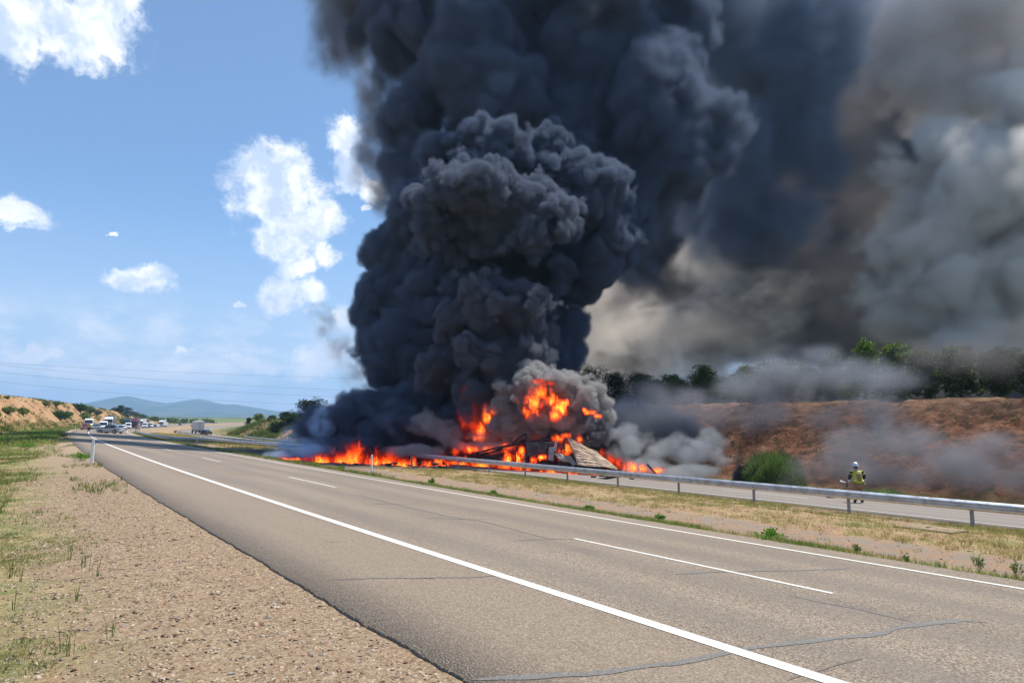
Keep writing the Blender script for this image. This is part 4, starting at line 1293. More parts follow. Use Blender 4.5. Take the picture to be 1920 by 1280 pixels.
SS_('smoke_column_top', [B(830, 330, 78, 105), B(960, 260, 80, 190), B(1130, 300, 80, 200), B(1240, 270, 78, 145), B(790, 200, 78, 100), B(900, 130, 78, 170), B(1080, 120, 80, 190), B(740, 100, 80, 85), B(690, 40, 80, 85), B(690, -40, 80, 110), B(1000, 0, 80, 200),
    B(1220, 160, 76, 115), B(1245, 105, 75, 60, 70), B(820, 0, 80, 130), B(1180, 20, 84, 160), B(1300, 255, 80, 85), B(1150, 430, 76, 70)],
    .36, DK, 1.9, 'broad black smoke billows filling the top middle of the sky', size=10, seed=5, amp=.55, edge=.25, low=.3, bil=.68, warp=.35, contrast=(.3, .6))
SS_('smoke_column_top', [B(1400, 90, 96, 150), B(1500, 40, 98, 130), B(1370, 330, 98, 130), B(1490, 230, 100, 140, 130), B(1560, 120, 100, 110, 140), B(1330, -20, 94, 120), B(1420, 420, 100, 120, 90)],
    .6, (.25, .31, .42), .55, 'blue grey smoke billows spreading right from the top of the column', size=12, seed=8, amp=.8, edge=.5, low=.3, bil=.5, warp=.5, contrast=(.3, .65))
SS_('smoke_billow', [B(900, 380, 56, 115, 66), B(830, 385, 56, 58, 55), B(985, 395, 56, 90, 60), B(1050, 425, 57, 42, 38), B(860, 425, 57, 84, 58), B(960, 440, 58, 110, 50)],
    .12, (.195, .23, .305), 4.2, 'dark mushroom shaped smoke billow in the middle of the column', size=3.2, seed=11, amp=.6, edge=.16, low=.5, **BIL)
SS_('smoke_billow', [B(845, 290, 62, 55, 50), B(920, 290, 62, 85, 66), B(1010, 325, 63, 95, 75), B(1090, 375, 63, 88, 80), B(1145, 440, 64, 55), B(1100, 480, 64, 65), B(950, 360, 64, 95)],
    .18, (.185, .23, .315), 4.2, 'blue black smoke billow arching just above the mushroom shaped one', size=4.4, seed=13, amp=.55, edge=.14, low=.45, **BIL)
SS_('smoke_billow', [B(905, 580, 55, 70, 66), B(975, 590, 55, 62, 56), B(1005, 625, 55, 44, 44), B(920, 650, 56, 82, 76), B(858, 600, 56, 46, 50), B(985, 660, 55, 55, 44), B(940, 700, 56, 66, 64), B(900, 745, 56, 60, 60), B(825, 695, 57, 50, 44), B(1010, 690, 56, 36, 34)],
    .12, (.215, .23, .28), 4.2, 'round grey brown smoke billow low in the column above the flames', size=2.6, seed=15, amp=.6, edge=.17, low=.45, **BIL)
SS_('smoke_billow', [B(1045, 715, 52.5, 56, 36), B(985, 735, 52.5, 54, 44), B(1000, 702, 52.5, 32, 28), B(1085, 745, 52.5, 50, 40), B(960, 780, 53, 44), B(1118, 775, 52.5, 30, 34), B(1040, 785, 53, 62, 26), B(1085, 800, 53, 50, 32), B(1000, 800, 53, 40, 24)],
    .09, (.50, .495, .49), 5, 'light grey smoke churning round the flames above the wreck', size=1.7, seed=17, amp=.6, edge=.16, low=.35, bil=.7, warp=.4, contrast=(.3, .6))
SS_('smoke_billow', [B(1105, 795, 51.8, 34, 36), B(1120, 815, 51.8, 26, 24), B(1075, 768, 51.8, 36, 18), B(1050, 763, 51.8, 20, 16)],
    .08, (.24, .25, .28), 5, 'black smoke puff rolling over the right end of the wreck', size=1.3, seed=19, amp=.55, edge=.15, low=.4, **BIL)
SS_('smoke_billow', [B(640, 800, 60, 70, 56), B(700, 790, 60, 70, 56), B(588, 800, 61, 40, 38), B(660, 770, 61, 50, 36), B(620, 835, 58, 50, 24), B(700, 838, 58, 74, 22), B(765, 815, 57, 70, 44), B(740, 760, 61, 50, 50)],
    .14, (.20, .24, .33), 2.2, 'low black smoke spreading left over the burning verge', size=3.2, seed=21, amp=.65, edge=.25, low=.25, bil=.6, warp=.4, contrast=(.3, .6))
SS_('smoke_billow', [B(815, 800, 54, 34, 26), B(845, 815, 53.5, 30, 20), B(790, 790, 55, 28, 24), B(870, 838, 52.5, 38, 16), B(930, 838, 52.5, 50, 13), B(905, 820, 53.5, 34, 16), B(780, 845, 53, 60, 14)],
    .09, (.55, .52, .51), 1.6, 'small pale grey smoke puffs low in front of the black column', size=1.5, seed=23, amp=.7, edge=.3, low=.2, bil=.5, warp=.5, contrast=(.35, .65))
# fringes and drifting smoke
SS_('smoke_wisp', [B(650, 80, 82, 80, 90), B(640, 10, 82, 80, 90), B(660, -60, 82, 90, 80), B(700, 180, 82, 50, 80), B(695, 300, 84, 48, 80), B(722, 370, 84, 36, 50), B(700, 250, 84, 40, 40)],
    .3, (.33, .33, .36), 1.1, 'torn brown smoke fringe along the upper left edge of the column', size=5, seed=31, amp=.9, edge=.8, low=.15, contrast=(.4, .65))
SS_('smoke_wisp', [B(612, 600, 72, 34, 44), B(640, 650, 72, 36, 46), B(668, 700, 72, 32, 50), B(600, 585, 72, 26, 26), B(684, 740, 70, 26, 34), B(688, 640, 70, 22, 80), B(682, 550, 70, 20, 50)],
    .2, (.5, .44, .41), .55, 'thin brown smoke wisp trailing left of the column', size=3.6, seed=33, amp=1.0, edge=.9, low=0, contrast=(.42, .66))
SS_('smoke_wisp', [B(560, 838, 55, 60, 24), B(520, 854, 50, 38, 11), B(598, 800, 55, 30, 36), B(545, 815, 55, 22, 32), B(585, 848, 52, 50, 20), B(600, 770, 55, 18, 24)],
    .12, (.60, .78, 1.0), 1.5, 'thin blue white smoke at the left end of the grass fire', size=1.8, seed=35, amp=.9, edge=.8, low=0, contrast=(.4, .65))
SS_('smoke_bank', [B(1180, 845, 54, 44, 32), B(1240, 845, 54, 50, 34), B(1300, 855, 53, 50, 30), B(1330, 832, 54, 30, 32), B(1365, 872, 52, 34, 22), B(1210, 872, 51, 50, 18), B(1285, 882, 51, 70, 15), B(1160, 815, 55, 36, 30)],
    .14, (.50, .53, .57), 1.1, 'pale blue grey smoke hugging the road to the right of the wreck', size=2.4, seed=37, amp=.75, edge=.4, low=.15, bil=.55, warp=.5, contrast=(.35, .62))
SS_('smoke_bank', [B(1120, 790, 60, 60, 50), B(1190, 790, 60, 70, 52), B(1260, 805, 58, 66, 36), B(1160, 772, 61, 60, 34), B(1235, 780, 60, 56, 28)],
    .3, (.13, .17, .245), 1.6, 'dark smoke hanging low under the pines right of the wreck', size=4, seed=39, amp=.8, edge=.6, low=.15, contrast=(.35, .65))
SS_('smoke_bank', [B(1600, 845, 41, 90, 54), B(1690, 835, 39.5, 100, 58), B(1540, 870, 42, 60, 40), B(1780, 870, 37.5, 90, 46), B(1880, 895, 35.5, 110, 40), B(1650, 885, 39, 120, 34), B(1840, 840, 38, 80, 40)],
    .22, (.36, .36, .39), 1.2, 'dark grey smoke drifting along the foot of the red cutting behind the firefighter', size=3.6, seed=41, amp=1.0, edge=.9, low=0, contrast=(.38, .66))
SS_('smoke_bank', [B(1560, 898, 41.5, 110, 30, 40), B(1700, 900, 37.6, 130, 32, 40), B(1840, 900, 34.8, 130, 38, 40), B(1930, 880, 34, 90, 46, 40), B(1790, 865, 37.5, 90, 36, 40)],
    .25, (.15, .145, .165), .9, 'dark brown smoke lying at the foot of the cutting at the right', size=4, seed=61, amp=.9, edge=.9, low=.1, contrast=(.36, .66))
SS_('smoke_bank', [B(1220, 790, 58, 110, 56, 60), B(1330, 790, 57, 110, 56, 60), B(1440, 790, 54, 110, 60, 60), B(1550, 790, 50, 90, 64, 60), B(1260, 745, 62, 110, 34, 60), B(1500, 735, 57, 110, 40, 60), B(1640, 770, 47, 70, 40, 50)],
    .35, (.34, .35, .40), .75, 'thin blue grey smoke veil drifting across the left half of the cutting', size=5, seed=43, amp=.9, edge=.9, low=.12, contrast=(.35, .68))
SS_('smoke_bank', [B(1480, 695, 55.5, 90, 50), B(1570, 705, 52.5, 100, 46), B(1660, 714, 50, 90, 34), B(1410, 725, 58, 80, 34), B(1540, 665, 53.5, 60, 30)],
    .35, (.42, .445, .50), .7, 'blue grey smoke drifting through the trees on top of the cutting', size=5, seed=45, amp=.9, edge=.9, low=.1, contrast=(.35, .68))
SS_('smoke_bank', [B(1780, 665, 46.5, 110, 44, 45), B(1880, 665, 44.5, 120, 56, 45), B(1960, 640, 43.5, 110, 64, 45)],
    .35, (.34, .325, .33), .85, 'brown smoke hanging over the trees near the right edge', size=5, seed=47, amp=.8, edge=.9, low=.1, contrast=(.35, .68))
SS_('smoke_cloud', [B(1400, 380, 176, 260, 260, 130), B(1560, 300, 178, 240, 240, 130), B(1280, 480, 176, 180, 180, 110), B(1500, 520, 176, 230, 190, 130), B(1700, 420, 180, 220, 220, 130), B(1440, 140, 176, 240, 240, 130), B(1640, 90, 178, 200, 200, 110),
    B(1340, 600, 176, 180, 110, 90), B(1640, 620, 176, 180, 120, 90), B(1840, 560, 176, 200, 180, 110), B(1500, -60, 178, 240, 240, 120), B(1850, 700, 176, 200, 110, 90), B(1180, 640, 176, 150, 110, 80), B(1250, 740, 172, 200, 60, 80), B(1150, 540, 174, 140, 130, 80), B(1080, 640, 174, 90, 130, 70), B(1500, 740, 172, 200, 60, 80), B(1750, 740, 172, 200, 60, 80), B(1920, 740, 172, 150, 60, 80), B(1860, 330, 180, 200, 200, 110), B(1740, 250, 178, 210, 210, 110), B(1900, 120, 180, 200, 200, 110)],
    1.2, (.20, .195, .225), .5, 'vast dark smoke drifting right behind the column and over the trees', size=20, seed=51, amp=.8, edge=.5, low=.3, contrast=(.3, .65), det=8, bil=.35)
SS_('smoke_cloud', [B(1180, 560, 90, 90, 50, 60), B(1280, 540, 90, 110, 60, 60), B(1400, 560, 90, 120, 70, 60), B(1480, 640, 88, 120, 60, 60), B(1330, 660, 88, 120, 40, 60), B(1180, 680, 88, 90, 40, 60), B(1500, 500, 92, 110, 80, 60)],
    .45, (.26, .225, .21), .42, 'brown smoke streaks crossing the tan smoke', size=6, seed=63, amp=1.1, edge=.9, low=0, contrast=(.42, .66), warp=1.0, det=8, stretch=(1, 1, 1.7))
SS_('smoke_cloud', [B(1610, 150, 112, 110, 200, 90), B(1640, 380, 110, 110, 170, 90), B(1560, 520, 108, 110, 120, 90), B(1620, 620, 104, 120, 70, 80), B(1500, 400, 112, 110, 130, 90)],
    .7, (.40, .36, .35), .2, 'brown grey smoke veil between the black column and the pale smoke at the right', size=12, seed=67, amp=.9, edge=.9, low=.1, contrast=(.35, .66), warp=.8, det=8)
SS_('smoke_bank', [B(1560, 735, 74, 130, 34, 60), B(1700, 730, 74, 130, 40, 60), B(1840, 725, 74, 130, 46, 60), B(1950, 720, 74, 110, 50, 60), B(1430, 735, 74, 110, 34, 60), B(1350, 728, 76, 90, 34, 60)],
    .5, (.24, .225, .23), .8, 'dark smoke lying behind the trees on the plateau', size=6, seed=65, amp=.7, edge=.7, low=.3)
SS_('smoke_cloud', [B(1880, 400, 92, 200, 190), B(1800, 330, 98, 140, 120), B(1930, 240, 95, 140, 120), B(1740, 520, 92, 130, 120), B(1860, 560, 92, 170, 130), B(1990, 480, 90, 200), B(1720, 600, 92, 100, 70), B(1830, 640, 88, 130, 50), B(1940, 630, 86, 140, 70)],
    .42, (.96, .93, .885), .6, 'pale grey smoke cloud at the right edge above the cutting', size=9, seed=73, amp=.65, edge=.35, low=.5, bil=.5, contrast=(.32, .6), det=8)
SS_('smoke_cloud', [B(1660, 60, 104, 110, 100), B(1760, 50, 104, 150, 130), B(1890, 20, 104, 170, 140), B(1700, 150, 104, 100, 70), B(1800, -70, 104, 180, 110), B(1850, 170, 106, 140, 110), B(1950, 150, 106, 130, 110), B(1780, 200, 106, 90, 80)],
    .5, (.84, .80, .79), .42, 'pale lilac grey smoke in the top right corner', size=10, seed=55, amp=.75, edge=.5, bil=.4, low=.15, contrast=(.32, .66))
SS_('smoke_cloud', [B(1130, 640, 102, 110, 90), B(1100, 560, 102, 80, 80), B(1230, 610, 102, 120, 80), B(1340, 600, 102, 120, 90), B(1120, 700, 100, 90, 60), B(1270, 680, 100, 150, 60), B(1420, 620, 100, 110, 70), B(1330, 510, 104, 100, 80), B(1450, 540, 104, 90, 70), B(1200, 735, 98, 160, 50), B(1360, 730, 98, 140, 50)],
    .5, (.93, .87, .81), .36, 'tan sunlit smoke between the black column and the cutting', size=8, seed=57, amp=.85, edge=.8, low=0, contrast=(.38, .62), warp=.9, det=8)
# the same plume above the frame: what throws the shade on the far stretch of the road
pl = []
for i in range(9):
    pl.append((-20 + 8 * i + rng.uniform(-4, 4), 134 + 1.5 * i + rng.uniform(-6, 6), 135 + rng.uniform(-5, 8), 17, 13, 13))
SS_('smoke_cloud', pl, 1.5, DK, 1.0, 'high drifting black smoke above the column, out of the picture', size=14, seed=59, amp=.6, edge=.5, low=.3)
def fire_mat(name, gain, red=False):
    m = bpy.data.materials.new(name); m.use_nodes = True
    t = NT(m.node_tree)
    a = t.n('ShaderNodeAttribute'); a.attribute_name = 'density'
    d = a.outputs['Fac']
    if red: col = t.ramp(d, [(0, (.5, .015, .004)), (.5, (1, .05, .008)), (1, (1, .13, .015))])
    else: col = t.ramp(d, [(0, (.6, .012, .003)), (.22, (1, .04, .005)), (.48, (1, .10, .009)), (.72, (1, .22, .02)), (.95, (1, .40, .06))])
    e = t.n('ShaderNodeEmission'); t.put(e.inputs[0], col); t.put(e.inputs[1], t.math('MULTIPLY', t.math('POWER', d, 1.9), gain))
    ab = t.n('ShaderNodeVolumeAbsorption'); ab.inputs[0].default_value = (.3, .12, .08, 1); t.put(ab.inputs[1], t.math('MULTIPLY', d, 3.0))
    ad = t.n('ShaderNodeAddShader'); t.t.links.new(e.outputs[0], ad.inputs[0]); t.t.links.new(ab.outputs[0], ad.inputs[1])
    t.t.links.new(ad.outputs[0], t.n('ShaderNodeOutputMaterial').inputs['Volume'])
    return m
FM = fire_mat('fire_glow', 11.0); FMR = fire_mat('fire_dull_glow', 3.4, True); FMY = fire_mat('fire_bright_glow', 20.0)
def fire(name, blobs, m, lab, voxel=.05, size=.9, seed=1, amp=1.0, edge=.7, ymul=1.0, vs=.36):
    b = np.array([q[:6] for q in blobs])
    voxel *= .8; size *= .6
    lo = (b[:, :3] - b[:, 3:6] * 1.3).min(0); hi = (b[:, :3] + b[:, 3:6] * 1.3).max(0)
    g = bpy.data.node_groups.new('fire_field', 'GeometryNodeTree')
    g.interface.new_socket('Geometry', in_out='INPUT', socket_type='NodeSocketGeometry')
    g.interface.new_socket('Geometry', in_out='OUTPUT', socket_type='NodeSocketGeometry')
    t = NT(g); t.n('NodeGroupInput'); go = t.n('NodeGroupOutput')
    pos = t.n('GeometryNodeInputPosition').outputs[0]
    q = t.vm('ADD', t.vm('MULTIPLY', pos, (1, 1, vs)), (seed * 7.3, seed * 3.1, seed * 5.9))
    w = t.vm('SCALE', t.vm('SUBTRACT', t.noise(q, 1.1 / size, 3, .5, out=1), (.5, .5, .5)), size * 2.2)
    qw = t.vm('ADD', q, w)
    n1 = t.noise(qw, 1.0 / size, 6, .74)
    rid = t.math('SUBTRACT', 1.0, t.math('ABSOLUTE', t.math('SUBTRACT', t.math('MULTIPLY', t.noise(t.vm('MULTIPLY', qw, (1, 1, .7)), 3.6 / size, 3, .6), 2.0), 1.0)))
    dmin = None
    for c in b:
        d = t.n('ShaderNodeVectorMath', operation='MULTIPLY_ADD')
        t.put(d.inputs[0], pos)
        d.inputs[1].default_value = [1 / x for x in c[3:6]]; d.inputs[2].default_value = [-c[k] / c[3 + k] for k in range(3)]
        l = t.vm('LENGTH', d.outputs[0], out=1)
        dmin = l if dmin is None else t.math('MINIMUM', dmin, l)
    f = t.math('ADD', t.math('SUBTRACT', 1.0, dmin), t.math('MULTIPLY', t.math('SUBTRACT', n1, .555), amp * 4.4))
    f = t.mapr(f, 0.0, edge, 0, 1)
    f = t.math('MULTIPLY', f, t.mapr(rid, .68, .97, .07, 1.0))
    vc = t.n('GeometryNodeVolumeCube'); t.put(vc.inputs['Density'], f)
    vc.inputs['Min'].default_value = tuple(lo); vc.inputs['Max'].default_value = tuple(hi)
    for ax, nm in enumerate(('X', 'Y', 'Z')):
        vc.inputs['Resolution ' + nm].default_value = max(6, int((hi[ax] - lo[ax]) / (voxel * (1.6 if ax == 1 else 1))))
    sm = t.n('GeometryNodeSetMaterial'); t.put(sm.inputs['Geometry'], vc.outputs[0]); sm.inputs['Material'].default_value = m
    t.t.links.new(sm.outputs[0], go.inputs[0])
    me = bpy.data.meshes.new(name); me.materials.append(m); me.from_pydata([tuple(lo), tuple(hi)], [], [])
    o = link(bpy.data.objects.new(name, me)); o.modifiers.new('field', 'NODES').node_group = g
    return tag(o, lab, 'fire', kind='stuff')
def G(px, py, rx, rz, ry=.8):
    """a flame body standing on the ground at a pixel: half width rx px, height rz px, half depth ry metres"""
    g = ground_at(px, py, 10, 120); k = g.y / F_PX
    return (g.x, g.y, g.z, rx * k, ry, rz * k)
def A(px, py, Y, rx, rz, ry=.8):
    p_ = at(px, py, Y); k = Y / F_PX
    return (p_.x, p_.y, p_.z, rx * k, ry, rz * k)
fire('grass_fire', [G(605, 867, 26, 15, 1.0), G(640, 867, 30, 17, 1.0), G(668, 869, 18, 42, .9), G(655, 869, 18, 26, .9), G(695, 870, 30, 22, .9), G(725, 871, 26, 17, .9), G(752, 872, 24, 18, .8), G(772, 873, 14, 16, .8)], FM,
    'orange flames sweeping through the grass left of the buckled barrier', .06, .8, 1)
fire('grass_fire', [G(600, 864, 30, 20, 1.2), G(660, 864, 40, 38, 1.2), G(720, 866, 40, 28, 1.2)], FMR, 'deeper red flames behind the grass fire', .09, 1.4, 2)
fire('grass_fire', [G(800, 874, 16, 14, .8), G(760, 874, 20, 12, .8), G(830, 874, 16, 16, .8), G(530, 862, 60, 6, .8)], FM, 'low flames beneath the buckled barrier', .06, .6, 3)
fire('road_fire', [A(820, 872, 57, 20, 26), A(860, 875, 56, 34, 24), A(905, 878, 54, 34, 24), A(945, 882, 52.5, 34, 22), A(985, 886, 50.5, 34, 20), A(1030, 889, 48.5, 34, 14), A(1075, 892, 47.5, 34, 10), A(1115, 895, 46.8, 24, 8)], FM,
    'band of flames burning on the road behind the barrier posts', .07, .9, 4, vs=.5)
fire('road_fire', [A(1160, 898, 45.8, 34, 7), A(1210, 902, 45, 34, 6), A(1240, 904, 44.6, 18, 5)], FM, 'last low flames right of the pale metal sheet', .06, .6, 6)
fire('wreck_fire', [A(900, 808, 54, 16, 24), A(915, 785, 54, 16, 30), A(935, 790, 54, 15, 22), A(925, 770, 54, 12, 16), A(895, 820, 54, 26, 9)], FM, 'tall flames bursting through the black smoke left of the wreck', .07, .9, 7, amp=1.1)
fire('wreck_fire', [A(885, 780, 54.4, 30, 42, 1.2), A(950, 800, 54.4, 40, 34, 1.2), A(870, 740, 55, 14, 24, 1.0), A(1000, 810, 53, 30, 20, 1.0)], FMR, 'dull red flames glowing inside the smoke', .1, 1.4, 8, amp=.8)
fire('wreck_fire', [A(1003, 755, 49.8, 26, 30), A(1015, 738, 49.8, 26, 20), A(990, 772, 49.8, 16, 20), A(1032, 750, 49.8, 22, 16)], FM, 'big orange flame high above the wreck in grey smoke', .06, .8, 9, amp=1.15)
fire('wreck_fire', [A(1050, 765, 49.4, 20, 17), A(1042, 778, 49.4, 15, 14), A(1060, 756, 49.4, 13, 12)], FMY, 'bright yellow orange flame beside the big orange one', .05, .6, 10, amp=1.0)
fire('wreck_fire', [A(1010, 715, 49.9, 24, 7), A(1030, 718, 49.9, 18, 6)], FMR, 'thin red flames at the crest of the grey smoke', .06, .6, 12, amp=1.1)
fire('wreck_fire', [A(1105, 773, 48.6, 16, 7), A(1122, 780, 48.6, 12, 6), A(1095, 768, 48.6, 8, 6)], FM, 'small flame on the top of the right smoke puff', .05, .5, 11, amp=1.0)
fire('wreck_fire', [A(885, 842, 51.6, 22, 10), A(915, 842, 51.6, 26, 9), A(950, 838, 51.2, 24, 10), A(978, 846, 51, 10, 14)], FM, 'flames along the top of the collapsed trailer', .06, .8, 13)
fire('wreck_fire', [A(952, 862, 50.2, 13, 24), A(972, 866, 50.2, 12, 22), A(1000, 862, 48.9, 10, 10), A(1016, 857, 48.9, 12, 7)], FMY, 'yellow flames burning inside the wrecked cab frame', .05, .6, 14, amp=1.0)
fire('wreck_fire', [A(1052, 846, 49.8, 16, 18), A(1064, 842, 49.8, 12, 18)], FM, 'flames between the cab door and the pale metal sheet', .05, .6, 15)
fire('wreck_fire', [A(1145, 862, 48.8, 20, 18), A(1160, 868, 48.6, 18, 14), A(1130, 852, 49, 10, 14)], FMR, 'red flames at the right end of the pale metal sheet', .06, .7, 16)
fire('wreck_fire', [A(1185, 876, 48, 22, 14), A(1205, 878, 47.6, 20, 10), A(1232, 882, 47.2, 20, 7)], FM, 'orange flames low on the right of the wreck', .05, .6, 17)
fire('wreck_fire', [A(1045, 822, 49.4, 12, 9), A(1062, 816, 49.4, 12, 7), A(1086, 824, 49.2, 9, 10), A(1122, 858, 48.6, 8, 8)], FM, 'small flames on the twisted struts above the pale sheet', .05, .45, 18)
fire('wreck_fire', [A(868, 838, 52, 14, 16), A(855, 846, 52, 12, 10)], FMR, 'red flames at the left end of the collapsed trailer', .06, .7, 19)
# ---------------------------------------------------------------- the wreck
M_SOOT = simple('soot_metal', (.022, .021, .022), .8, .2, .5, 3.0, dirt=(.09, .08, .075))
M_CHAR = simple('charred_panel', (.05, .05, .055), .7, .2, .6, 1.2, dirt=(.16, .15, .15))
def m_sheet(t):
    p = t.obj()
    n_ = t.noise(p, 1.3, 5, .65)
    c = t.ramp(n_, [(.2, (.22, .145, .09)), (.4, (.40, .28, .18)), (.65, (.50, .38, .27)), (.85, (.36, .29, .23))])
    c = t.mix(t.mapr(t.noise(p, 3.5, 5, .7), .56, .72, 0, .85), c, (.07, .055, .045))
    bsdf(t, c, .6, t.bump(t.noise(p, 6, 4, .6), .3, .02), .25)
M_SHEET = mat('scorched_sheet', m_sheet)
M_PALE = simple('scorched_white_panel', (.42, .38, .33), .6, .1, .2, 2.0, dirt=(.18, .13, .1))
wc = at(1000, 872, 50)
wk = empty('burnt_truck', wc)
tag(wk, 'burnt out truck collapsed on the far carriageway under flames and smoke', 'truck')
def W(px, py, Y): return at(px, py, Y) - wc
def bar(a, b, r, m=M_SOOT, name='frame_bar', n=5):
    return MB().tube([W(*a), (W(*a) + W(*b)) / 2 + Vector((rng.normal() * .05, 0, rng.normal() * .05)), W(*b)], r, n).build(name, m, wk)
def slab(corners, th, m, name, sub=8, dent=.12, seed=0, corr=0.0, ncorr=0, sag=0.0):
    """a dented plate between four corners (each (px, py, Y)); thickness th; optional corrugation along the first edge"""
    A, B_, C_, D = [W(*c) for c in corners]
    r = np.random.default_rng(seed)
    n = max(sub, ncorr * 6 + 1) if ncorr else sub; m_ = sub + 6
    u, v = np.meshgrid(np.linspace(0, 1, n), np.linspace(0, 1, m_), indexing='ij')
    a, b, c, d = [np.array(q) for q in (A, B_, C_, D)]
    Pq = (a * ((1 - u) * (1 - v))[..., None] + b * (u * (1 - v))[..., None] + c * (u * v)[..., None] + d * ((1 - u) * v)[..., None])
    nrm = np.cross(b - a, d - a); nrm = nrm / np.linalg.norm(nrm)
    off = dent * fbm(u * 3 + seed, v * 3, 4) * 1.5 + dent * .5 * fbm(u * 9 + seed, v * 9, 3)
    if ncorr: off = off + corr * np.sin(u * ncorr * 2 * np.pi) * (1 + .4 * fbm(u * 4, v * 5 + seed, 3))
    Pq = Pq + nrm * off[..., None]
    Pq[..., 2] -= sag * 4 * v * (1 - v) * (1 - u)
    V = np.concatenate([Pq.reshape(-1, 3), Pq.reshape(-1, 3) - nrm * th])
    F1 = grid_faces(n, m_); k = n * m_
    ring = [i * m_ for i in range(n)] + [(n - 1) * m_ + j for j in range(1, m_)] + [i * m_ + m_ - 1 for i in range(n - 2, -1, -1)] + [j for j in range(m_ - 2, 0, -1)]
    sd = np.array([(ring[i], ring[(i + 1) % len(ring)], ring[(i + 1) % len(ring)] + k, ring[i] + k) for i in range(len(ring))])
    o = mesh_np(name, V, np.concatenate([F1, F1[:, ::-1] + k, sd]), m, parent=wk)
    bm = bmesh.new(); bm.from_mesh(o.data); bmesh.ops.recalc_face_normals(bm, faces=bm.faces); bm.to_mesh(o.data); bm.free()
    return o
def hull(pxs, Y0, Y1, m, name, dent=.05, seed=0):
    """a dented box-like body: outline seen from the camera, carried back from Y0 to Y1"""
    mb = MB(); n = len(pxs)
    a = [W(x, y, Y0) for x, y in pxs]; b = [v + Vector((.12 * (Y1 - Y0), Y1 - Y0, .0)) for v in a]
    mb.add(a + b, [tuple(range(n)), tuple(n + k for k in reversed(range(n)))] + [(k, (k + 1) % n, n + (k + 1) % n, n + k) for k in range(n)])
    o = mb.build(name, m, wk, bevel=.06)
    return o
hull([(985, 829), (1032, 828), (1058, 826), (1061, 853), (1052, 858), (990, 857)], 49.6, 51.6, M_CHAR, 'cab_body')
hull([(992, 858), (1046, 859), (1046, 873), (990, 872)], 49.9, 51.2, M_SOOT, 'engine_block')
hull([(905, 854), (990, 857), (990, 872), (902, 868)], 50.8, 52.4, M_SOOT, 'trailer_floor')
hull([(1046, 866), (1070, 868), (1092, 873), (1092, 880), (1040, 879)], 48.6, 50.2, M_SOOT, 'chassis')
slab([(1029, 838, 49.3), (1040, 837, 49.3), (1038, 864, 49.2), (1027, 862, 49.2)], .05, simple('singed_door', (.30, .32, .35), .55, .3, .3, 2.5, dirt=(.05, .05, .05)), 'cab_door', 6, .03, 3)
slab([(1008, 834, 49.45), (1026, 834, 49.45), (1026, 848, 49.4), (1008, 848, 49.4)], .04, M_CHAR, 'rear_panel', 6, .05, 5)
slab([(1041, 824, 49.3), (1046, 824, 49.3), (1043, 846, 49.2), (1037, 846, 49.2)], .04, M_PALE, 'torn_panel', 5, .04, 6)
slab([(1038, 850, 49.0), (1070, 853, 48.6), (1082, 870, 48.2), (1048, 862, 48.6)], .03, M_PALE, 'side_panel', 9, .14, 7)
slab([(1062, 858, 48.5), (1072, 857, 48.4), (1084, 871, 48.1), (1074, 873, 48.1)], .03, simple('dull_tin', (.34, .33, .30), .5, .4, .2, 3), 'crumpled_tin', 6, .1, 8)
slab([(1064, 820, 49.3), (1083, 871, 47.0), (1160, 878, 46.4), (1120, 848, 49.0)], .025, M_SHEET, 'roof_sheet', 10, .10, 11, corr=.045, ncorr=11, sag=.0)
slab([(1112, 893, 46.2), (1138, 893, 46.0), (1146, 899, 45.4), (1116, 899, 45.6)], .03, M_PALE, 'fallen_panel', 6, .05, 12)
for a_, b_, r_ in (((893, 849, 51.5), (960, 834, 50.6), .10), ((960, 834, 50.6), (984, 813, 50.2), .08), ((896, 852, 51.4), (950, 841, 50.8), .06), ((986, 812, 50.2), (987, 870, 49.6), .09), ((984, 829, 50), (1060, 826, 50), .07), ((984, 829, 50), (905, 853, 51.3), .06),
        ((1044, 821, 49.6), (1067, 831, 49.4), .05), ((1051, 814, 49.8), (1046, 824, 49.5), .05), ((1086, 814, 49.6), (1100, 834, 49.3), .06), ((1099, 833, 49.3), (1124, 856, 48.9), .035), ((1092, 826, 49.3), (1114, 828, 49.2), .03), ((1096, 832, 49.2), (1113, 827, 49.2), .028),
        ((1104, 838, 49.2), (1128, 862, 48.7), .03), ((1066, 823, 49.5), (1090, 838, 49.2), .03), ((1053, 812, 49.9), (1060, 815, 49.8), .05), ((1070, 820, 49.5), (1084, 836, 49.3), .025), ((944, 842, 50.3), (943, 862, 50.2), .05), ((968, 838, 50.2), (968, 868, 49.9), .05), ((1108, 842, 49.1), (1118, 862, 48.7), .025)):
    bar(a_, b_, r_)
bar((984, 850, 49.4), (985, 868, 49.3), .05, M_PALE, 'post_highlight')  # white highlight on the dark post, put in as a pale bar
for a_ in ((1128, 862, 48.6), (1132, 870, 48.4)):
    MB().disc(W(*a_), .28, .2, 12).build('wheel_rim', M_SOOT, wk)
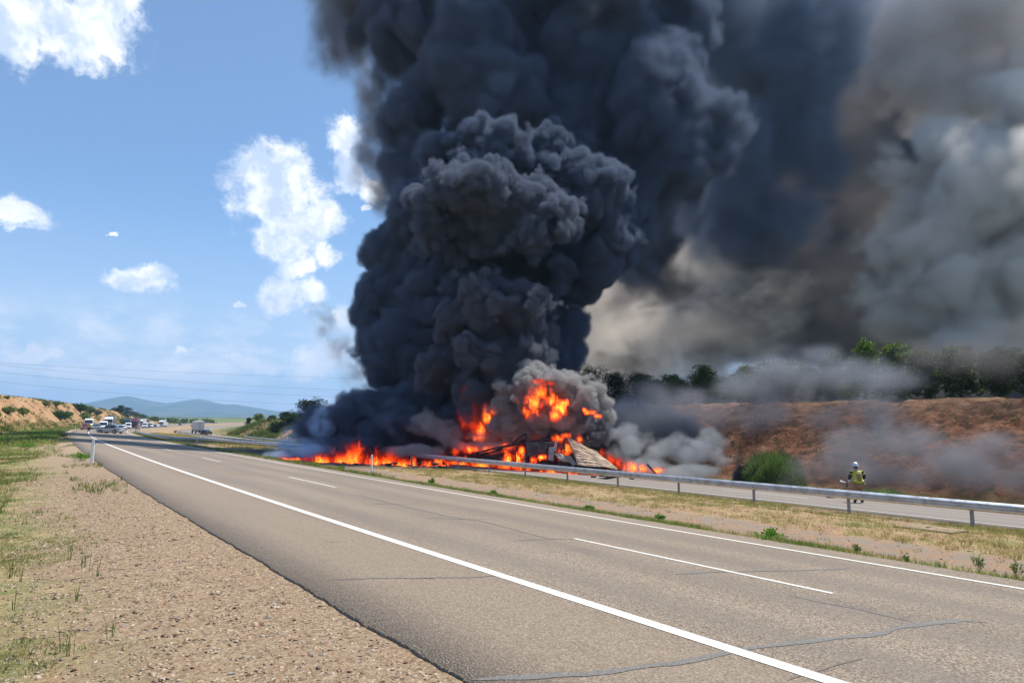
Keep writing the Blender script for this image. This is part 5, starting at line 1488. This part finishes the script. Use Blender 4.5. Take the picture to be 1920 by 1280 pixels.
# debris on the road
def debris(px, py, size, label, m=None, seed=0, parts=6, name='debris_piece', fn=None):
    g = ground_at(px, py, 10, 90)
    root = empty(name, g); tag(root, label, 'debris', 'charred debris on the far carriageway')
    r = np.random.default_rng(seed)
    b = MB()
    p0 = Vector((0, 0, .06))
    b.tube([p0 + Vector(r.normal(size=3)) * size * .4 for _ in range(3)] , size * .05, 5)
    for i in range(parts):
        v = Vector((r.normal() * size * .5, r.normal() * size * .3, abs(r.normal()) * size * .12 + .05))
        rot = Matrix.Rotation(r.random() * 6, 3, 'Z') @ Matrix.Rotation(r.normal() * .4, 3, 'X')
        b.box(v, (size * (.12 + .3 * r.random()), size * (.06 + .12 * r.random()), size * (.02 + .05 * r.random())), rot)
    b.build('charred_lump', m or M_SOOT, root)
debris(1190, 892, .9, 'black charred lump on the road just behind the barrier', seed=1)
debris(1289, 906, .75, 'small spidery black debris under the barrier', seed=2, parts=3)
debris(1120, 897, 1.6, 'thin dark strip of debris in front of the wreck', seed=3, parts=4)
debris(1225, 901, 1.5, 'long dark flat debris on the road right of the wreck', seed=4, parts=4)
debris(648, 874, .8, 'black charred lump at the edge of the grass fire', seed=5)
debris(830, 880, .9, 'dark lump beneath the barrier left of its first posts', seed=6)
debris(740, 876, 1.4, 'burnt bits scattered under the buckled barrier', seed=7, parts=10)
debris(785, 878, 1.5, 'more burnt bits beneath the buckled barrier, near the posts', seed=8, parts=10)
g = ground_at(1557, 934)
cs = empty('blue_case', g + Vector((0, 0, .0)), .3); tag(cs, 'small blue case lying on the road left of the firefighter', 'case')
MB().box((0, 0, .11), (.34, .2, .20)).build('case_body', simple('blue_plastic', (.01, .04, .32), .4), cs, bevel=.02)
MB().tube([(-.08, 0, .21), (-.06, 0, .26), (.06, 0, .26), (.08, 0, .21)], .012, 6).build('handle', M_BLACK, cs)

# ---------------------------------------------------------------- vehicles
M_GLASS = mat('car_glass', lambda t: bsdf(t, (.02, .028, .035), .08, spec=.8))
M_TYRE = simple('tyre_rubber', (.02, .02, .02), .85)
M_RIM = simple('wheel_rim_metal', (.35, .36, .38), .35, .8)
M_LAMP = mat('lamp_glass', lambda t: bsdf(t, (.75, .77, .8), .15, spec=.8))
M_TAIL = mat('tail_lamp', lambda t: bsdf(t, (.45, .02, .015), .2))
def paint(name, c, rough=.3, metal=.0):
    return mat(name, lambda t: bsdf(t, c, rough, metal=metal, extra={'Coat Weight': .6, 'Coat Roughness': .1}))
P_SILVER = paint('silver_blue_paint', (.38, .44, .50), .32, .35); P_WHITE = paint('white_paint', (.78, .79, .79)); P_RED = paint('dark_red_paint', (.22, .015, .03)); P_BLACK = paint('black_paint', (.015, .017, .02))
P_BLUE = paint('dark_blue_paint', (.03, .05, .11)); P_GREY = paint('grey_paint', (.16, .18, .2)); P_MAROON = paint('maroon_paint', (.16, .02, .03)); P_TARP = simple('grey_tarpaulin', (.50, .50, .50), .7, 0, .12, 1.5, dirt=(.3, .27, .25)); P_DTRUCK = paint('dark_truck_paint', (.04, .05, .065))
def wheel(root, x, y, r, w=.22):
    o = MB().disc((0, 0, 0), r, w, 18).build('wheel', M_TYRE, root, bevel=.03, loc=(x, y, r))
    MB().disc((0, 0, 0), r * .62, w + .03, 12).build('rim', M_RIM, o, bevel=.01)
def shell(lower, upper, wl, wu, m, root, name):
    """a closed loft between side outlines: list of (x, z) with half width by height"""
    n = len(lower)
    vs = []
    for sgn in (-1, 1):
        for (x, z), hw in zip(lower, wl): vs.append((x, sgn * hw, z))
    b = MB().add(vs, [tuple(range(n)), tuple(n + k for k in reversed(range(n)))] + [(k, n + k, n + (k + 1) % n, (k + 1) % n) for k in range(n)])
    return b.build(name, m, root, bevel=.05, seg=2)
def car(loc, rz, label, m, L=4.4, H=1.6, Wd=1.8, group='cars in the stopped queue', suv=True, name='car', tail=False):
    """x forward"""
    r = empty(name, loc, rz); tag(r, label, 'car', group)
    hw = Wd / 2; hx = L / 2; wr = .34 if suv else .31
    belt = H * .60
    lo = [(-hx, .45), (-hx + .05, .28), (hx - .1, .25), (hx, .42), (hx - .03, H * .42), (hx - .35, H * .52), (hx - 1.15, belt), (-hx + .35, belt + .04), (-hx + .03, belt * .92)]
    shell(lo, None, [hw * .96, hw * .97, hw * .95, hw * .93, hw * .95, hw * .97, hw * .98, hw * .98, hw * .96], None, m, r, 'body')
    cab = [(-hx + .18, belt), (hx - 1.2, belt), (hx - 1.95, H * .97), (hx - 2.5, H), (-hx + 1.0, H * .985), (-hx + .42, H * .92)]
    shell(cab, None, [hw * .95, hw * .95, hw * .74, hw * .72, hw * .72, hw * .76], None, m, r, 'cabin')
    def pane(pts, nm='window'):
        b = MB(); b.add(pts, [tuple(range(len(pts)))]); o = b.build(nm, M_GLASS, r); return o
    for sgn in (-1, 1):
        yb, yt = sgn * (hw * .95 + .012), sgn * (hw * .745 + .03)
        pane([(hx - 1.38, yb, belt + .03), (hx - 2.0, yt, H * .93), (hx - 2.45, yt, H * .955), (hx - 2.45, yb, belt + .03)])
        pane([(hx - 2.52, yb, belt + .03), (hx - 2.52, yt, H * .955), (-hx + 1.0, yt, H * .94), (-hx + .75, yb, belt + .05)])
        MB().box((hx - .12, sgn * hw * .72, H * .42), (.2, .34, .13)).build('headlight', M_LAMP, r, bevel=.02)
        MB().box((-hx + .06, sgn * hw * .78, H * .52), (.12, .26, .18)).build('tail_light', M_TAIL, r, bevel=.02)
        MB().box((hx - 1.45, sgn * (hw + .08), belt + .06), (.12, .18, .12)).build('mirror', m, r, bevel=.02)
        for x in (hx - .85, -hx + .85): 
            MB().disc((0, 0, 0), wr + .07, .04, 18).build('wheel_arch', M_BLACK, r, loc=(x, sgn * (hw * .955), wr + .03))
            wheel(r, x, sgn * (hw - .10), wr, .24)
    pane([(hx - 1.24, -hw * .86, belt + .05), (hx - 1.24, hw * .86, belt + .05), (hx - 1.90, hw * .68, H * .94), (hx - 1.90, -hw * .68, H * .94)], 'windscreen')
    pane([(-hx + .215, -hw * .82, belt + .08), (-hx + .375, -hw * .68, H * .9), (-hx + .375, hw * .68, H * .9), (-hx + .215, hw * .82, belt + .08)], 'rear_window')
    MB().box((0, 0, .27), (L * .62, Wd * .985, .14)).build('sill', M_BLACK, r)
    MB().box((hx + .0, 0, .40), (.08, .5, .11)).build('number_plate', P_WHITE, r)
    MB().box((hx - .03, 0, H * .36), (.1, .7, .12)).build('grille', M_BLACK, r)
    return r
def van(loc, rz, label, m, L=5.6, H=2.6, Wd=2.0, group='vans in the stopped queue', name='van'):
    r = empty(name, loc, rz); tag(r, label, 'van', group)
    hw = Wd / 2; hx = L / 2
    o_ = [(-hx, .4), (hx - .1, .35), (hx, .6), (hx - .05, H * .42), (hx - .75, H * .52), (hx - 1.35, H * .9), (hx - 1.7, H), (-hx + .1, H), (-hx, H * .95)]
    shell(o_, None, [hw * .97, hw * .95, hw * .93, hw * .95, hw * .97, hw * .86, hw * .84, hw * .86, hw * .86], None, m, r, 'body')
    b = MB(); b.add([(hx - .80, -hw * .88, H * .54), (hx - .80, hw * .88, H * .54), (hx - 1.33, hw * .78, H * .87), (hx - 1.33, -hw * .78, H * .87)], [(0, 1, 2, 3)])
    b.v = [(x + .03, y, z + .03) for x, y, z in b.v]; b.build('windscreen', M_GLASS, r)
    for sgn in (-1, 1):
        b = MB(); b.add([(hx - 1.05, sgn * (hw * .97 + .015), H * .53), (hx - 1.5, sgn * (hw * .88 + .03), H * .82), (hx - 2.1, sgn * (hw * .88 + .03), H * .82), (hx - 2.1, sgn * (hw * .97 + .015), H * .53)], [(0, 1, 2, 3)]); b.build('window', M_GLASS, r)
        MB().box((hx - .1, sgn * hw * .72, H * .33), (.2, .3, .22)).build('headlight', M_LAMP, r, bevel=.03)
        MB().box((hx - 1.0, sgn * (hw + .14), H * .58), (.14, .22, .34)).build('mirror', M_BLACK, r, bevel=.02)
        for x in (hx - .95, -hx + 1.1): wheel(r, x, sgn * (hw - .12), .35)
    MB().box((hx - .02, 0, .42), (.12, Wd * .9, .22)).build('bumper', M_BLACK, r, bevel=.02)
    MB().box((hx - .03, 0, H * .33), (.08, .8, .2)).build('grille', M_BLACK, r)
    return r
def truck(loc, rz, label, mc, mt, Lt=12.5, H=4.0, group='trucks in the stopped queue', trailer=True):
    r = empty('truck', loc, rz); tag(r, label, 'truck', group)
    c = [(-1.1, .9), (1.1, .5), (1.15, 1.1), (1.1, 2.0), (.85, 3.0), (.4, 3.55), (-1.1, 3.75)]
    shell(c, None, [1.2, 1.22, 1.22, 1.2, 1.15, 1.1, 1.1], None, mc, r, 'cab')
    b = MB(); b.add([(1.155, -1.08, 1.95), (1.155, 1.08, 1.95), (.90, 1.02, 2.95), (.90, -1.02, 2.95)], [(0, 1, 2, 3)]); b.build('windscreen', M_GLASS, r)
    for sgn in (-1, 1):
        b = MB(); b.add([(1.0, sgn * 1.225, 1.95), (.75, sgn * 1.18, 2.8), (-.1, sgn * 1.18, 2.8), (-.1, sgn * 1.225, 1.95)], [(0, 1, 2, 3)]); b.build('window', M_GLASS, r)
        MB().box((1.12, sgn * .9, .85), (.12, .4, .22)).build('headlight', M_LAMP, r, bevel=.02)
        MB().box((1.2, sgn * 1.38, 2.4), (.12, .2, .7)).build('mirror', M_BLACK, r, bevel=.02)
        wheel(r, .2, sgn * 1.05, .5, .3)
        for x in (-1.9, -Lt + .0, -Lt + 1.3): wheel(r, x, sgn * 1.02, .5, .3)
    MB().box((1.14, 0, 1.35), (.08, 1.7, .55)).build('grille', M_BLACK, r)
    MB().box((-Lt / 2 - .9, 0, 1.05), (Lt, 1.0, .25)).build('chassis', M_BLACK, r)
    MB().box((-Lt / 2 - 1.45, 0, 1.25 + (H - 1.25) / 2), (Lt, 2.5, H - 1.25)).build('trailer_box', mt, r, bevel=.04)
    xr = -Lt - 1.45
    for sgn in (-1, 1):
        MB().box((xr - .02, sgn * .62, 1.3 + (H - 1.35) / 2), (.05, 1.18, H - 1.5)).build('rear_door', mt, r, bevel=.01)
        MB().tube([(xr - .06, sgn * .2, 1.4), (xr - .06, sgn * .2, H - .15)], .03, 5).build('lock_bar', M_RIM, r)
        MB().box((xr - .02, sgn * .95, .95), (.08, .4, .14)).build('tail_light', M_TAIL, r)
    MB().box((xr - .0, 0, .75), (.12, 2.4, .16)).build('bumper', M_BLACK, r)
    return r
def lane(s_, px, lo=125, hi=900):
    t_ = t_of(s_, px, lo, hi)
    q = PR(np.array(s_), np.array(t_), .0, oroad_z if s_ > 20 else road_z)
    return Vector([float(x) for x in q]), t_
def facing(t_): return math.pi / 2 - heading(t_)      # rotation so that +x runs away along the road
# the silver car across the lanes
g = at(207, 811, 124.5); S_, T2 = inv_xy(g.x, g.y); g.z = float(road_z(S_[0]) + zroad(T2[0]))
sv = car(g, R(180 - 4), 'silver blue car parked sideways across the near carriageway', P_SILVER, 4.5, 1.66, 1.85)
Q = []
def put(fn, s_, px, lab, *a, toward=True, jig=0, lo=125, **k):
    v, t_ = lane(s_, px, lo)
    return fn(v, facing(t_) + (math.pi if toward else 0) + jig, lab, *a, **k)
put(car, 3.9, 161, 'dark red car facing the camera in front of the white van', P_RED, 4.2, 1.5, lo=132)
put(van, 3.9, 166, 'tall white van stopped behind the dark red car', P_WHITE, lo=146)
put(car, 5.6, 180, 'dark car stopped just left of the silver one', P_GREY, lo=150)
put(van, 7.0, 193, 'white pickup van stopped behind the silver car', P_WHITE, 5.2, 2.2, lo=150)
put(truck, 6.6, 203, 'big white truck with a dark trailer, nearest truck of the queue', P_WHITE, P_DTRUCK, lo=170)
put(car, 10.2, 219, 'silver car partly hidden by the sideways one', P_SILVER, lo=160)
put(car, 10.2, 232, 'small white car left of the second white van', P_WHITE, lo=200)
put(van, 10.0, 240, 'white van in front of the dark truck', P_WHITE, 5.4, 2.3, lo=215)
put(truck, 6.8, 238, 'dark truck behind the second white van', P_DTRUCK, P_DTRUCK, lo=300)
put(truck, 10.4, 251, 'maroon truck further along the queue', P_MAROON, P_MAROON, lo=245)
put(car, 10.2, 258, 'white car right of the maroon truck', P_WHITE, lo=270)
put(truck, 6.8, 263, 'white truck with a grey trailer in the middle of the queue', P_WHITE, P_TARP, lo=330)
put(van, 10.2, 272, 'white van right of the grey trailer', P_WHITE, lo=320)
put(car, 10.2, 278, 'blue car between the two far white vans', P_BLUE, lo=340)
put(van, 10.2, 283, 'white van left of the far blue car', P_WHITE, lo=355)
put(car, 10.2, 290, 'far blue car near the tall white truck', P_BLUE, lo=375)
put(car, 10.2, 296, 'far white car in front of the tall white truck', P_WHITE, lo=400)
put(truck, 10.2, 302, 'tall white truck near the end of the queue', P_WHITE, P_WHITE, lo=410)
put(van, 10.2, 311, 'last small white van of the queue', P_WHITE, lo=440)
put(car, 10.3, 338, 'tiny blue car far beyond the queue', P_BLUE, lo=480)
# the other carriageway
gT = at(371, 808.4, 214); S_, T2 = inv_xy(gT.x, gT.y)
vT, tT = PR(np.array(29.0), np.array(T2[0]), 0, oroad_z), float(T2[0])
put_z = Vector([float(x) for x in PR(np.array(float(S_[0])), np.array(tT), 0, oroad_z)])
truck(put_z + Vector((math.sin(heading(tT)), math.cos(heading(tT)), 0)) * 13, facing(tT) + .04, 'white box truck seen from behind on the far carriageway', P_WHITE, simple('dirty_white_box', (.62, .62, .62), .6, 0, .1, 1.2, dirt=(.4, .38, .36)), group='vehicles on the far carriageway')
gC = at(387, 813.2, 196); S_, T2 = inv_xy(gC.x, gC.y); gC.z = float(oroad_z(S_[0]) + zroad(T2[0]))
car(gC, facing(float(T2[0])) - .5, 'black car stopped at the roadside behind the box truck', P_BLACK, group='vehicles on the far carriageway')

# ---------------------------------------------------------------- people
def skin_body(name, joints, edges, root_i, m, parent, sub=2, loc=None):
    kf = 1.0 if name in ('glove', 'body') else 1.22
    me = bpy.data.meshes.new(name)
    me.from_pydata([j[0] for j in joints], edges, [])
    o = bpy.data.objects.new(name, me)
    link(o, parent)
    if loc is not None: o.location = loc
    sk = o.modifiers.new('skin', 'SKIN'); sk.use_smooth_shade = True
    for i, j in enumerate(joints):
        sv_ = me.skin_vertices[0].data[i]; r_ = j[1]; sv_.radius = tuple(kf * x for x in r_) if isinstance(r_, tuple) else (r_ * kf, r_ * kf); sv_.use_root = (i == root_i)
    ss_ = o.modifiers.new('sub', 'SUBSURF'); ss_.levels = sub; ss_.render_levels = sub
    me.materials.append(m)
    return o
M_SKIN = mat('skin', lambda t: bsdf(t, (.45, .27, .19), .5, extra={'Subsurface Weight': .05}))
M_TAN = simple('tan_fire_cloth', (.30, .175, .085), .85, 0, .15, 12)
M_HIVIS = mat('yellow_hi_vis', lambda t: bsdf(t, t.mix(t.mapr(t.noise(t.obj(), 9, 3, .6), .3, .7), (.38, .42, .05), (.50, .54, .08)), .7))
M_NAVY = simple('navy_cloth', (.02, .025, .04), .85)
M_HELM = mat('silver_helmet', lambda t: bsdf(t, (.62, .66, .72), .25, metal=.4))
M_SILV = simple('silver_band', (.62, .63, .58), .4)
def hand(parent, base, d, side, m, s=1.0):
    """palm, four curled fingers and a thumb as skinned chains"""
    d = Vector(d).normalized(); n_ = d.cross(Vector((0, 0, 1)));
    if n_.length < .1: n_ = Vector((1, 0, 0))
    n_.normalize(); curl = Vector((0, 0, -1)) if abs(d.z) < .7 else Vector((0, -1, 0))
    b = Vector(base)
    J = [(tuple(b), .028 * s), (tuple(b + d * .05 * s), (.04 * s, .022 * s))]; E_ = [(0, 1)]
    for k, (off, ln) in enumerate(((-.032, .065), (-.011, .075), (.011, .07), (.032, .055))):
        a = b + d * .085 * s + n_ * off * s
        J += [(tuple(a), .011 * s), (tuple(a + (d * .7 + curl * .6).normalized() * ln * .5 * s), .0095 * s), (tuple(a + (d * .7 + curl * .6).normalized() * ln * .5 * s + (curl - d * .2).normalized() * ln * .5 * s), .008 * s)]
        i = len(J) - 3; E_ += [(1, i), (i, i + 1), (i + 1, i + 2)]
    t0 = b + d * .03 * s - n_ * .04 * s * side
    J += [(tuple(t0), .012 * s), (tuple(t0 + (d - n_ * side * .8).normalized() * .045 * s), .010 * s)]
    E_ += [(0, len(J) - 2), (len(J) - 2, len(J) - 1)]
    return skin_body('glove', J, E_, 0, m, parent, 1)
def firefighter(loc, rz):
    r = empty('person', loc, rz)
    tag(r, 'firefighter in yellow and tan gear and silver helmet, standing with bent head behind the barrier', 'person')
    # local frame: facing +y, slightly stooped; heights in metres
    hip = Vector((0, 0, .93)); ch = Vector((0, .10, 1.28)); nk = Vector((0, .16, 1.50)); hd = Vector((-.01, .24, 1.62))
    J = [((0, 0, .95), (.15, .11)), ((0, .05, 1.12), (.14, .10)), ((0, .10, 1.32), (.17, .115)), ((0, .14, 1.46), (.09, .07)), ((0, .18, 1.53), .055), ((-.01, .21, 1.60), (.07, .085)), ((-.01, .22, 1.68), (.072, .09)), ((-.01, .215, 1.74), .05),
         ((-.10, .0, .88), .095), ((-.14, .05, .50), .065), ((-.16, -.02, .10), .045), ((-.16, .12, .045), .04),
         ((.10, .0, .88), .095), ((.14, .10, .50), .065), ((.16, .02, .10), .045), ((.17, .16, .045), .04),
         ((-.21, .13, 1.40), .065), ((-.29, .14, 1.15), .05), ((-.25, .36, 1.0), .035),
         ((.21, .12, 1.40), .065), ((.31, .06, 1.15), .05), ((.24, .27, 1.02), .035)]
    E_ = [(0, 1), (1, 2), (2, 3), (3, 4), (4, 5), (5, 6), (6, 7), (0, 8), (8, 9), (9, 10), (10, 11), (0, 12), (12, 13), (13, 14), (14, 15), (2, 16), (16, 17), (17, 18), (2, 19), (19, 20), (20, 21)]
    skin_body('body', J, E_, 0, M_SKIN, r)
    def grow(idx, k, add=.0): return [((J[i][0]), tuple((x * k + add) for x in (J[i][1] if isinstance(J[i][1], tuple) else (J[i][1],) * 2))) for i in idx]
    idx = [0, 1, 2, 3]
    jk = [((0, -.005, .82), (.20, .16)), ((0, .0, .95), (.185, .15)), ((0, .05, 1.12), (.175, .14)), ((0, .10, 1.32), (.205, .15)), ((0, .135, 1.45), (.13, .10))]
    skin_body('jacket', jk, [(0, 1), (1, 2), (2, 3), (3, 4)], 2, M_HIVIS, r)
    # tan back panel and side bands on the jacket
    pb = MB()
    n_u, n_v = 7, 9
    vs = []
    for j in range(n_v):
        z = .98 + (1.33 - .98) * j / (n_v - 1)
        cy_ = (z - .95) / .5 * .13
        for i in range(n_u):
            x = -.105 + .21 * i / (n_u - 1)
            back = cy_ - (.222 + .012 * math.sin(math.pi * j / (n_v - 1))) * math.sqrt(max(.05, 1 - (x / .3) ** 2)) - .012
            vs.append((x, back, z))
    fs = [(j * n_u + i, j * n_u + i + 1, (j + 1) * n_u + i + 1, (j + 1) * n_u + i) for j in range(n_v - 1) for i in range(n_u - 1)]
    o = pb.add(vs, fs).build('back_panel', M_TAN, r, smooth=True); so = o.modifiers.new('s', 'SOLIDIFY'); so.thickness = .012
    skin_body('jacket_skirt', [((0, -.01, .80), (.195, .155)), ((0, -.005, .86), (.205, .165))], [(0, 1)], 0, M_TAN, r)
    for nm, a, b_, c_, sd in (('sleeve', (-.19, .13, 1.42), (-.30, .14, 1.15), (-.255, .34, 1.01), -1), ('sleeve', (.19, .12, 1.42), (.325, .05, 1.15), (.25, .25, 1.03), 1)):
        skin_body(nm, [(a, .085), (tuple((Vector(a) + Vector(b_)) / 2), .075), (b_, .068), (c_, .052)], [(0, 1), (1, 2), (2, 3)], 0, M_NAVY, r)
        va, vb = Vector(a), Vector(b_)
        p_ = va.lerp(vb, .45); q_ = va.lerp(vb, .62)
        MB().tube([p_, q_], .086, 12).build('sleeve_band', M_HIVIS, r, smooth=True)
        skin_body('shoulder', [(tuple(va), .093), (tuple(va.lerp(vb, .22)), .088)], [(0, 1)], 0, M_HIVIS, r)
        d = (Vector(c_) - vb).normalized()
        hand(r, Vector(c_) + d * .03, d, sd, simple('grey_glove', (.45, .46, .5), .7) if 'grey_glove' not in bpy.data.materials else bpy.data.materials['grey_glove'], 1.15)
    skin_body('trousers', [((0, .0, .88), (.17, .14)), ((-.10, .0, .80), .11), ((-.145, .05, .50), .085), ((-.165, -.02, .16), .078), ((.10, .0, .80), .11), ((.145, .10, .50), .085), ((.165, .02, .16), .078)], [(0, 1), (1, 2), (2, 3), (0, 4), (4, 5), (5, 6)], 0, M_TAN, r)
    for x, y in ((-.165, -.02), (.165, .02)):
        MB().tube([(x, y, .22), (x, y, .29)], .098, 12).build('reflective_band', M_HIVIS, r, smooth=True)
        skin_body('boot', [((x, y, .17), .06), ((x, y, .06), .058), ((x, y + .11, .04), (.055, .04)), ((x, y + .18, .035), (.045, .033))], [(0, 1), (1, 2), (2, 3)], 1, M_BLACK, r)
    # helmet with brim, visor and neck cloth
    n = 16; vs = []; fs = []
    for j in range(7):
        a = math.pi / 2 * j / 6
        for i in range(n):
            q = 2 * math.pi * i / n
            rr = math.cos(a) ** .8
            vs.append((-.01 + .14 * rr * math.cos(q), .22 + .168 * rr * math.sin(q), 1.64 + .175 * math.sin(a)))
    for j in range(6):
        for i in range(n): fs.append((j * n + i, j * n + (i + 1) % n, (j + 1) * n + (i + 1) % n, (j + 1) * n + i))
    o = MB().add(vs, fs).build('helmet', M_HELM, r, smooth=True); so = o.modifiers.new('s', 'SOLIDIFY'); so.thickness = .012
    MB().tube([(-.01 + .147 * math.cos(q), .22 + .175 * math.sin(q), 1.64) for q in np.linspace(0, 2 * math.pi, 25)], .012, 6, False).build('helmet_rim', M_HELM, o)
    MB().tube([(-.01 + .12 * math.cos(q), .225 + .15 * math.sin(q), 1.635) for q in np.linspace(R(20), R(160), 12)], .03, 6).build('visor', M_BLACK, o)
    skin_body('neck_cloth', [((-.01, .16, 1.52), (.085, .085)), ((-.01, .17, 1.62), (.105, .10))], [(0, 1)], 0, M_NAVY, r)
    # the face under the brim
    for dx in (-.03, .03): MB().box((-.01 + dx, .305, 1.625), (.022, .01, .009)).build('eye', M_BLACK, r)
    MB().box((-.01, .318, 1.60), (.024, .03, .04), taper=.5).build('nose', M_SKIN, r, bevel=.006)
    MB().box((-.01, .302, 1.565), (.045, .01, .01)).build('mouth', simple('lips', (.35, .13, .11), .5), r)
    return r
gf = at(1611, 938, 30.8); gf.z = 0; S_, T2 = inv_xy(gf.x, gf.y); gf.z = float(oroad_z(S_[0]) + zroad(T2[0]))
firefighter(gf + Vector((0, 0, .01)), R(-6))
nz = empty('hose_nozzle', gf + Vector((-.36, .42, .86)), R(120)); tag(nz, 'pale hose nozzle held in front of the firefighter', 'nozzle')
MB().tube([(0, 0, .0), (.16, 0, .03), (.26, 0, .05)], [.03, .035, .05], 8).build('nozzle_body', M_SILV, nz)
MB().tube([(0, 0, 0), (-.08, 0, -.10), (-.05, .03, -.22)], .03, 7).build('hose', M_NAVY, nz)
# hi-vis officer by the red car
def small_person(loc, rz, label, top, trousers):
    r = empty('person', loc, rz); tag(r, label, 'person')
    J = [((0, 0, .95), (.15, .11)), ((0, .02, 1.15), (.14, .10)), ((0, .03, 1.38), (.17, .11)), ((0, .03, 1.5), .055), ((0, .04, 1.60), (.075, .09)), ((0, .04, 1.71), .06),
         ((-.1, 0, .88), .09), ((-.12, .05, .5), .065), ((-.13, 0, .08), .045), ((-.13, .13, .04), .035), ((.1, 0, .88), .09), ((.14, .0, .5), .065), ((.16, -.04, .08), .045), ((.16, .08, .04), .035),
         ((-.21, .03, 1.4), .06), ((-.28, .03, 1.13), .045), ((-.24, .14, .9), .03), ((-.23, .2, .84), .03), ((.21, .03, 1.4), .06), ((.29, .02, 1.13), .045), ((.3, .1, .88), .03), ((.3, .15, .82), .03)]
    E_ = [(0, 1), (1, 2), (2, 3), (3, 4), (4, 5), (0, 6), (6, 7), (7, 8), (8, 9), (0, 10), (10, 11), (11, 12), (12, 13), (2, 14), (14, 15), (15, 16), (16, 17), (2, 18), (18, 19), (19, 20), (20, 21)]
    skin_body('body', J, E_, 0, M_SKIN, r)
    skin_body('jacket', [((0, 0, .9), (.18, .14)), ((0, .02, 1.15), (.17, .13)), ((0, .03, 1.40), (.2, .135)), ((-.22, .03, 1.4), .08), ((-.285, .03, 1.13), .062), ((-.25, .13, .93), .05), ((.22, .03, 1.4), .08), ((.295, .02, 1.13), .062), ((.3, .1, .91), .05)], [(0, 1), (1, 2), (2, 3), (3, 4), (4, 5), (2, 6), (6, 7), (7, 8)], 1, top, r)
    skin_body('trousers', [((0, 0, .9), (.16, .13)), ((-.1, 0, .8), .10), ((-.125, .05, .5), .08), ((-.135, 0, .12), .07), ((.1, 0, .8), .10), ((.145, .0, .5), .08), ((.165, -.04, .12), .07)], [(0, 1), (1, 2), (2, 3), (0, 4), (4, 5), (5, 6)], 0, trousers, r)
    skin_body('hair', [((0, .03, 1.66), (.085, .095)), ((0, .02, 1.73), (.075, .08))], [(0, 1)], 0, M_BLACK, r)
    return r
gp_ = at(167, 807.5, 118); S_, T2 = inv_xy(gp_.x, gp_.y); gp_.z = float(road_z(S_[0]) + zroad(T2[0]))
small_person(gp_, R(200), 'person in a yellow hi-vis jacket standing in front of the dark red car', M_HIVIS, M_NAVY)
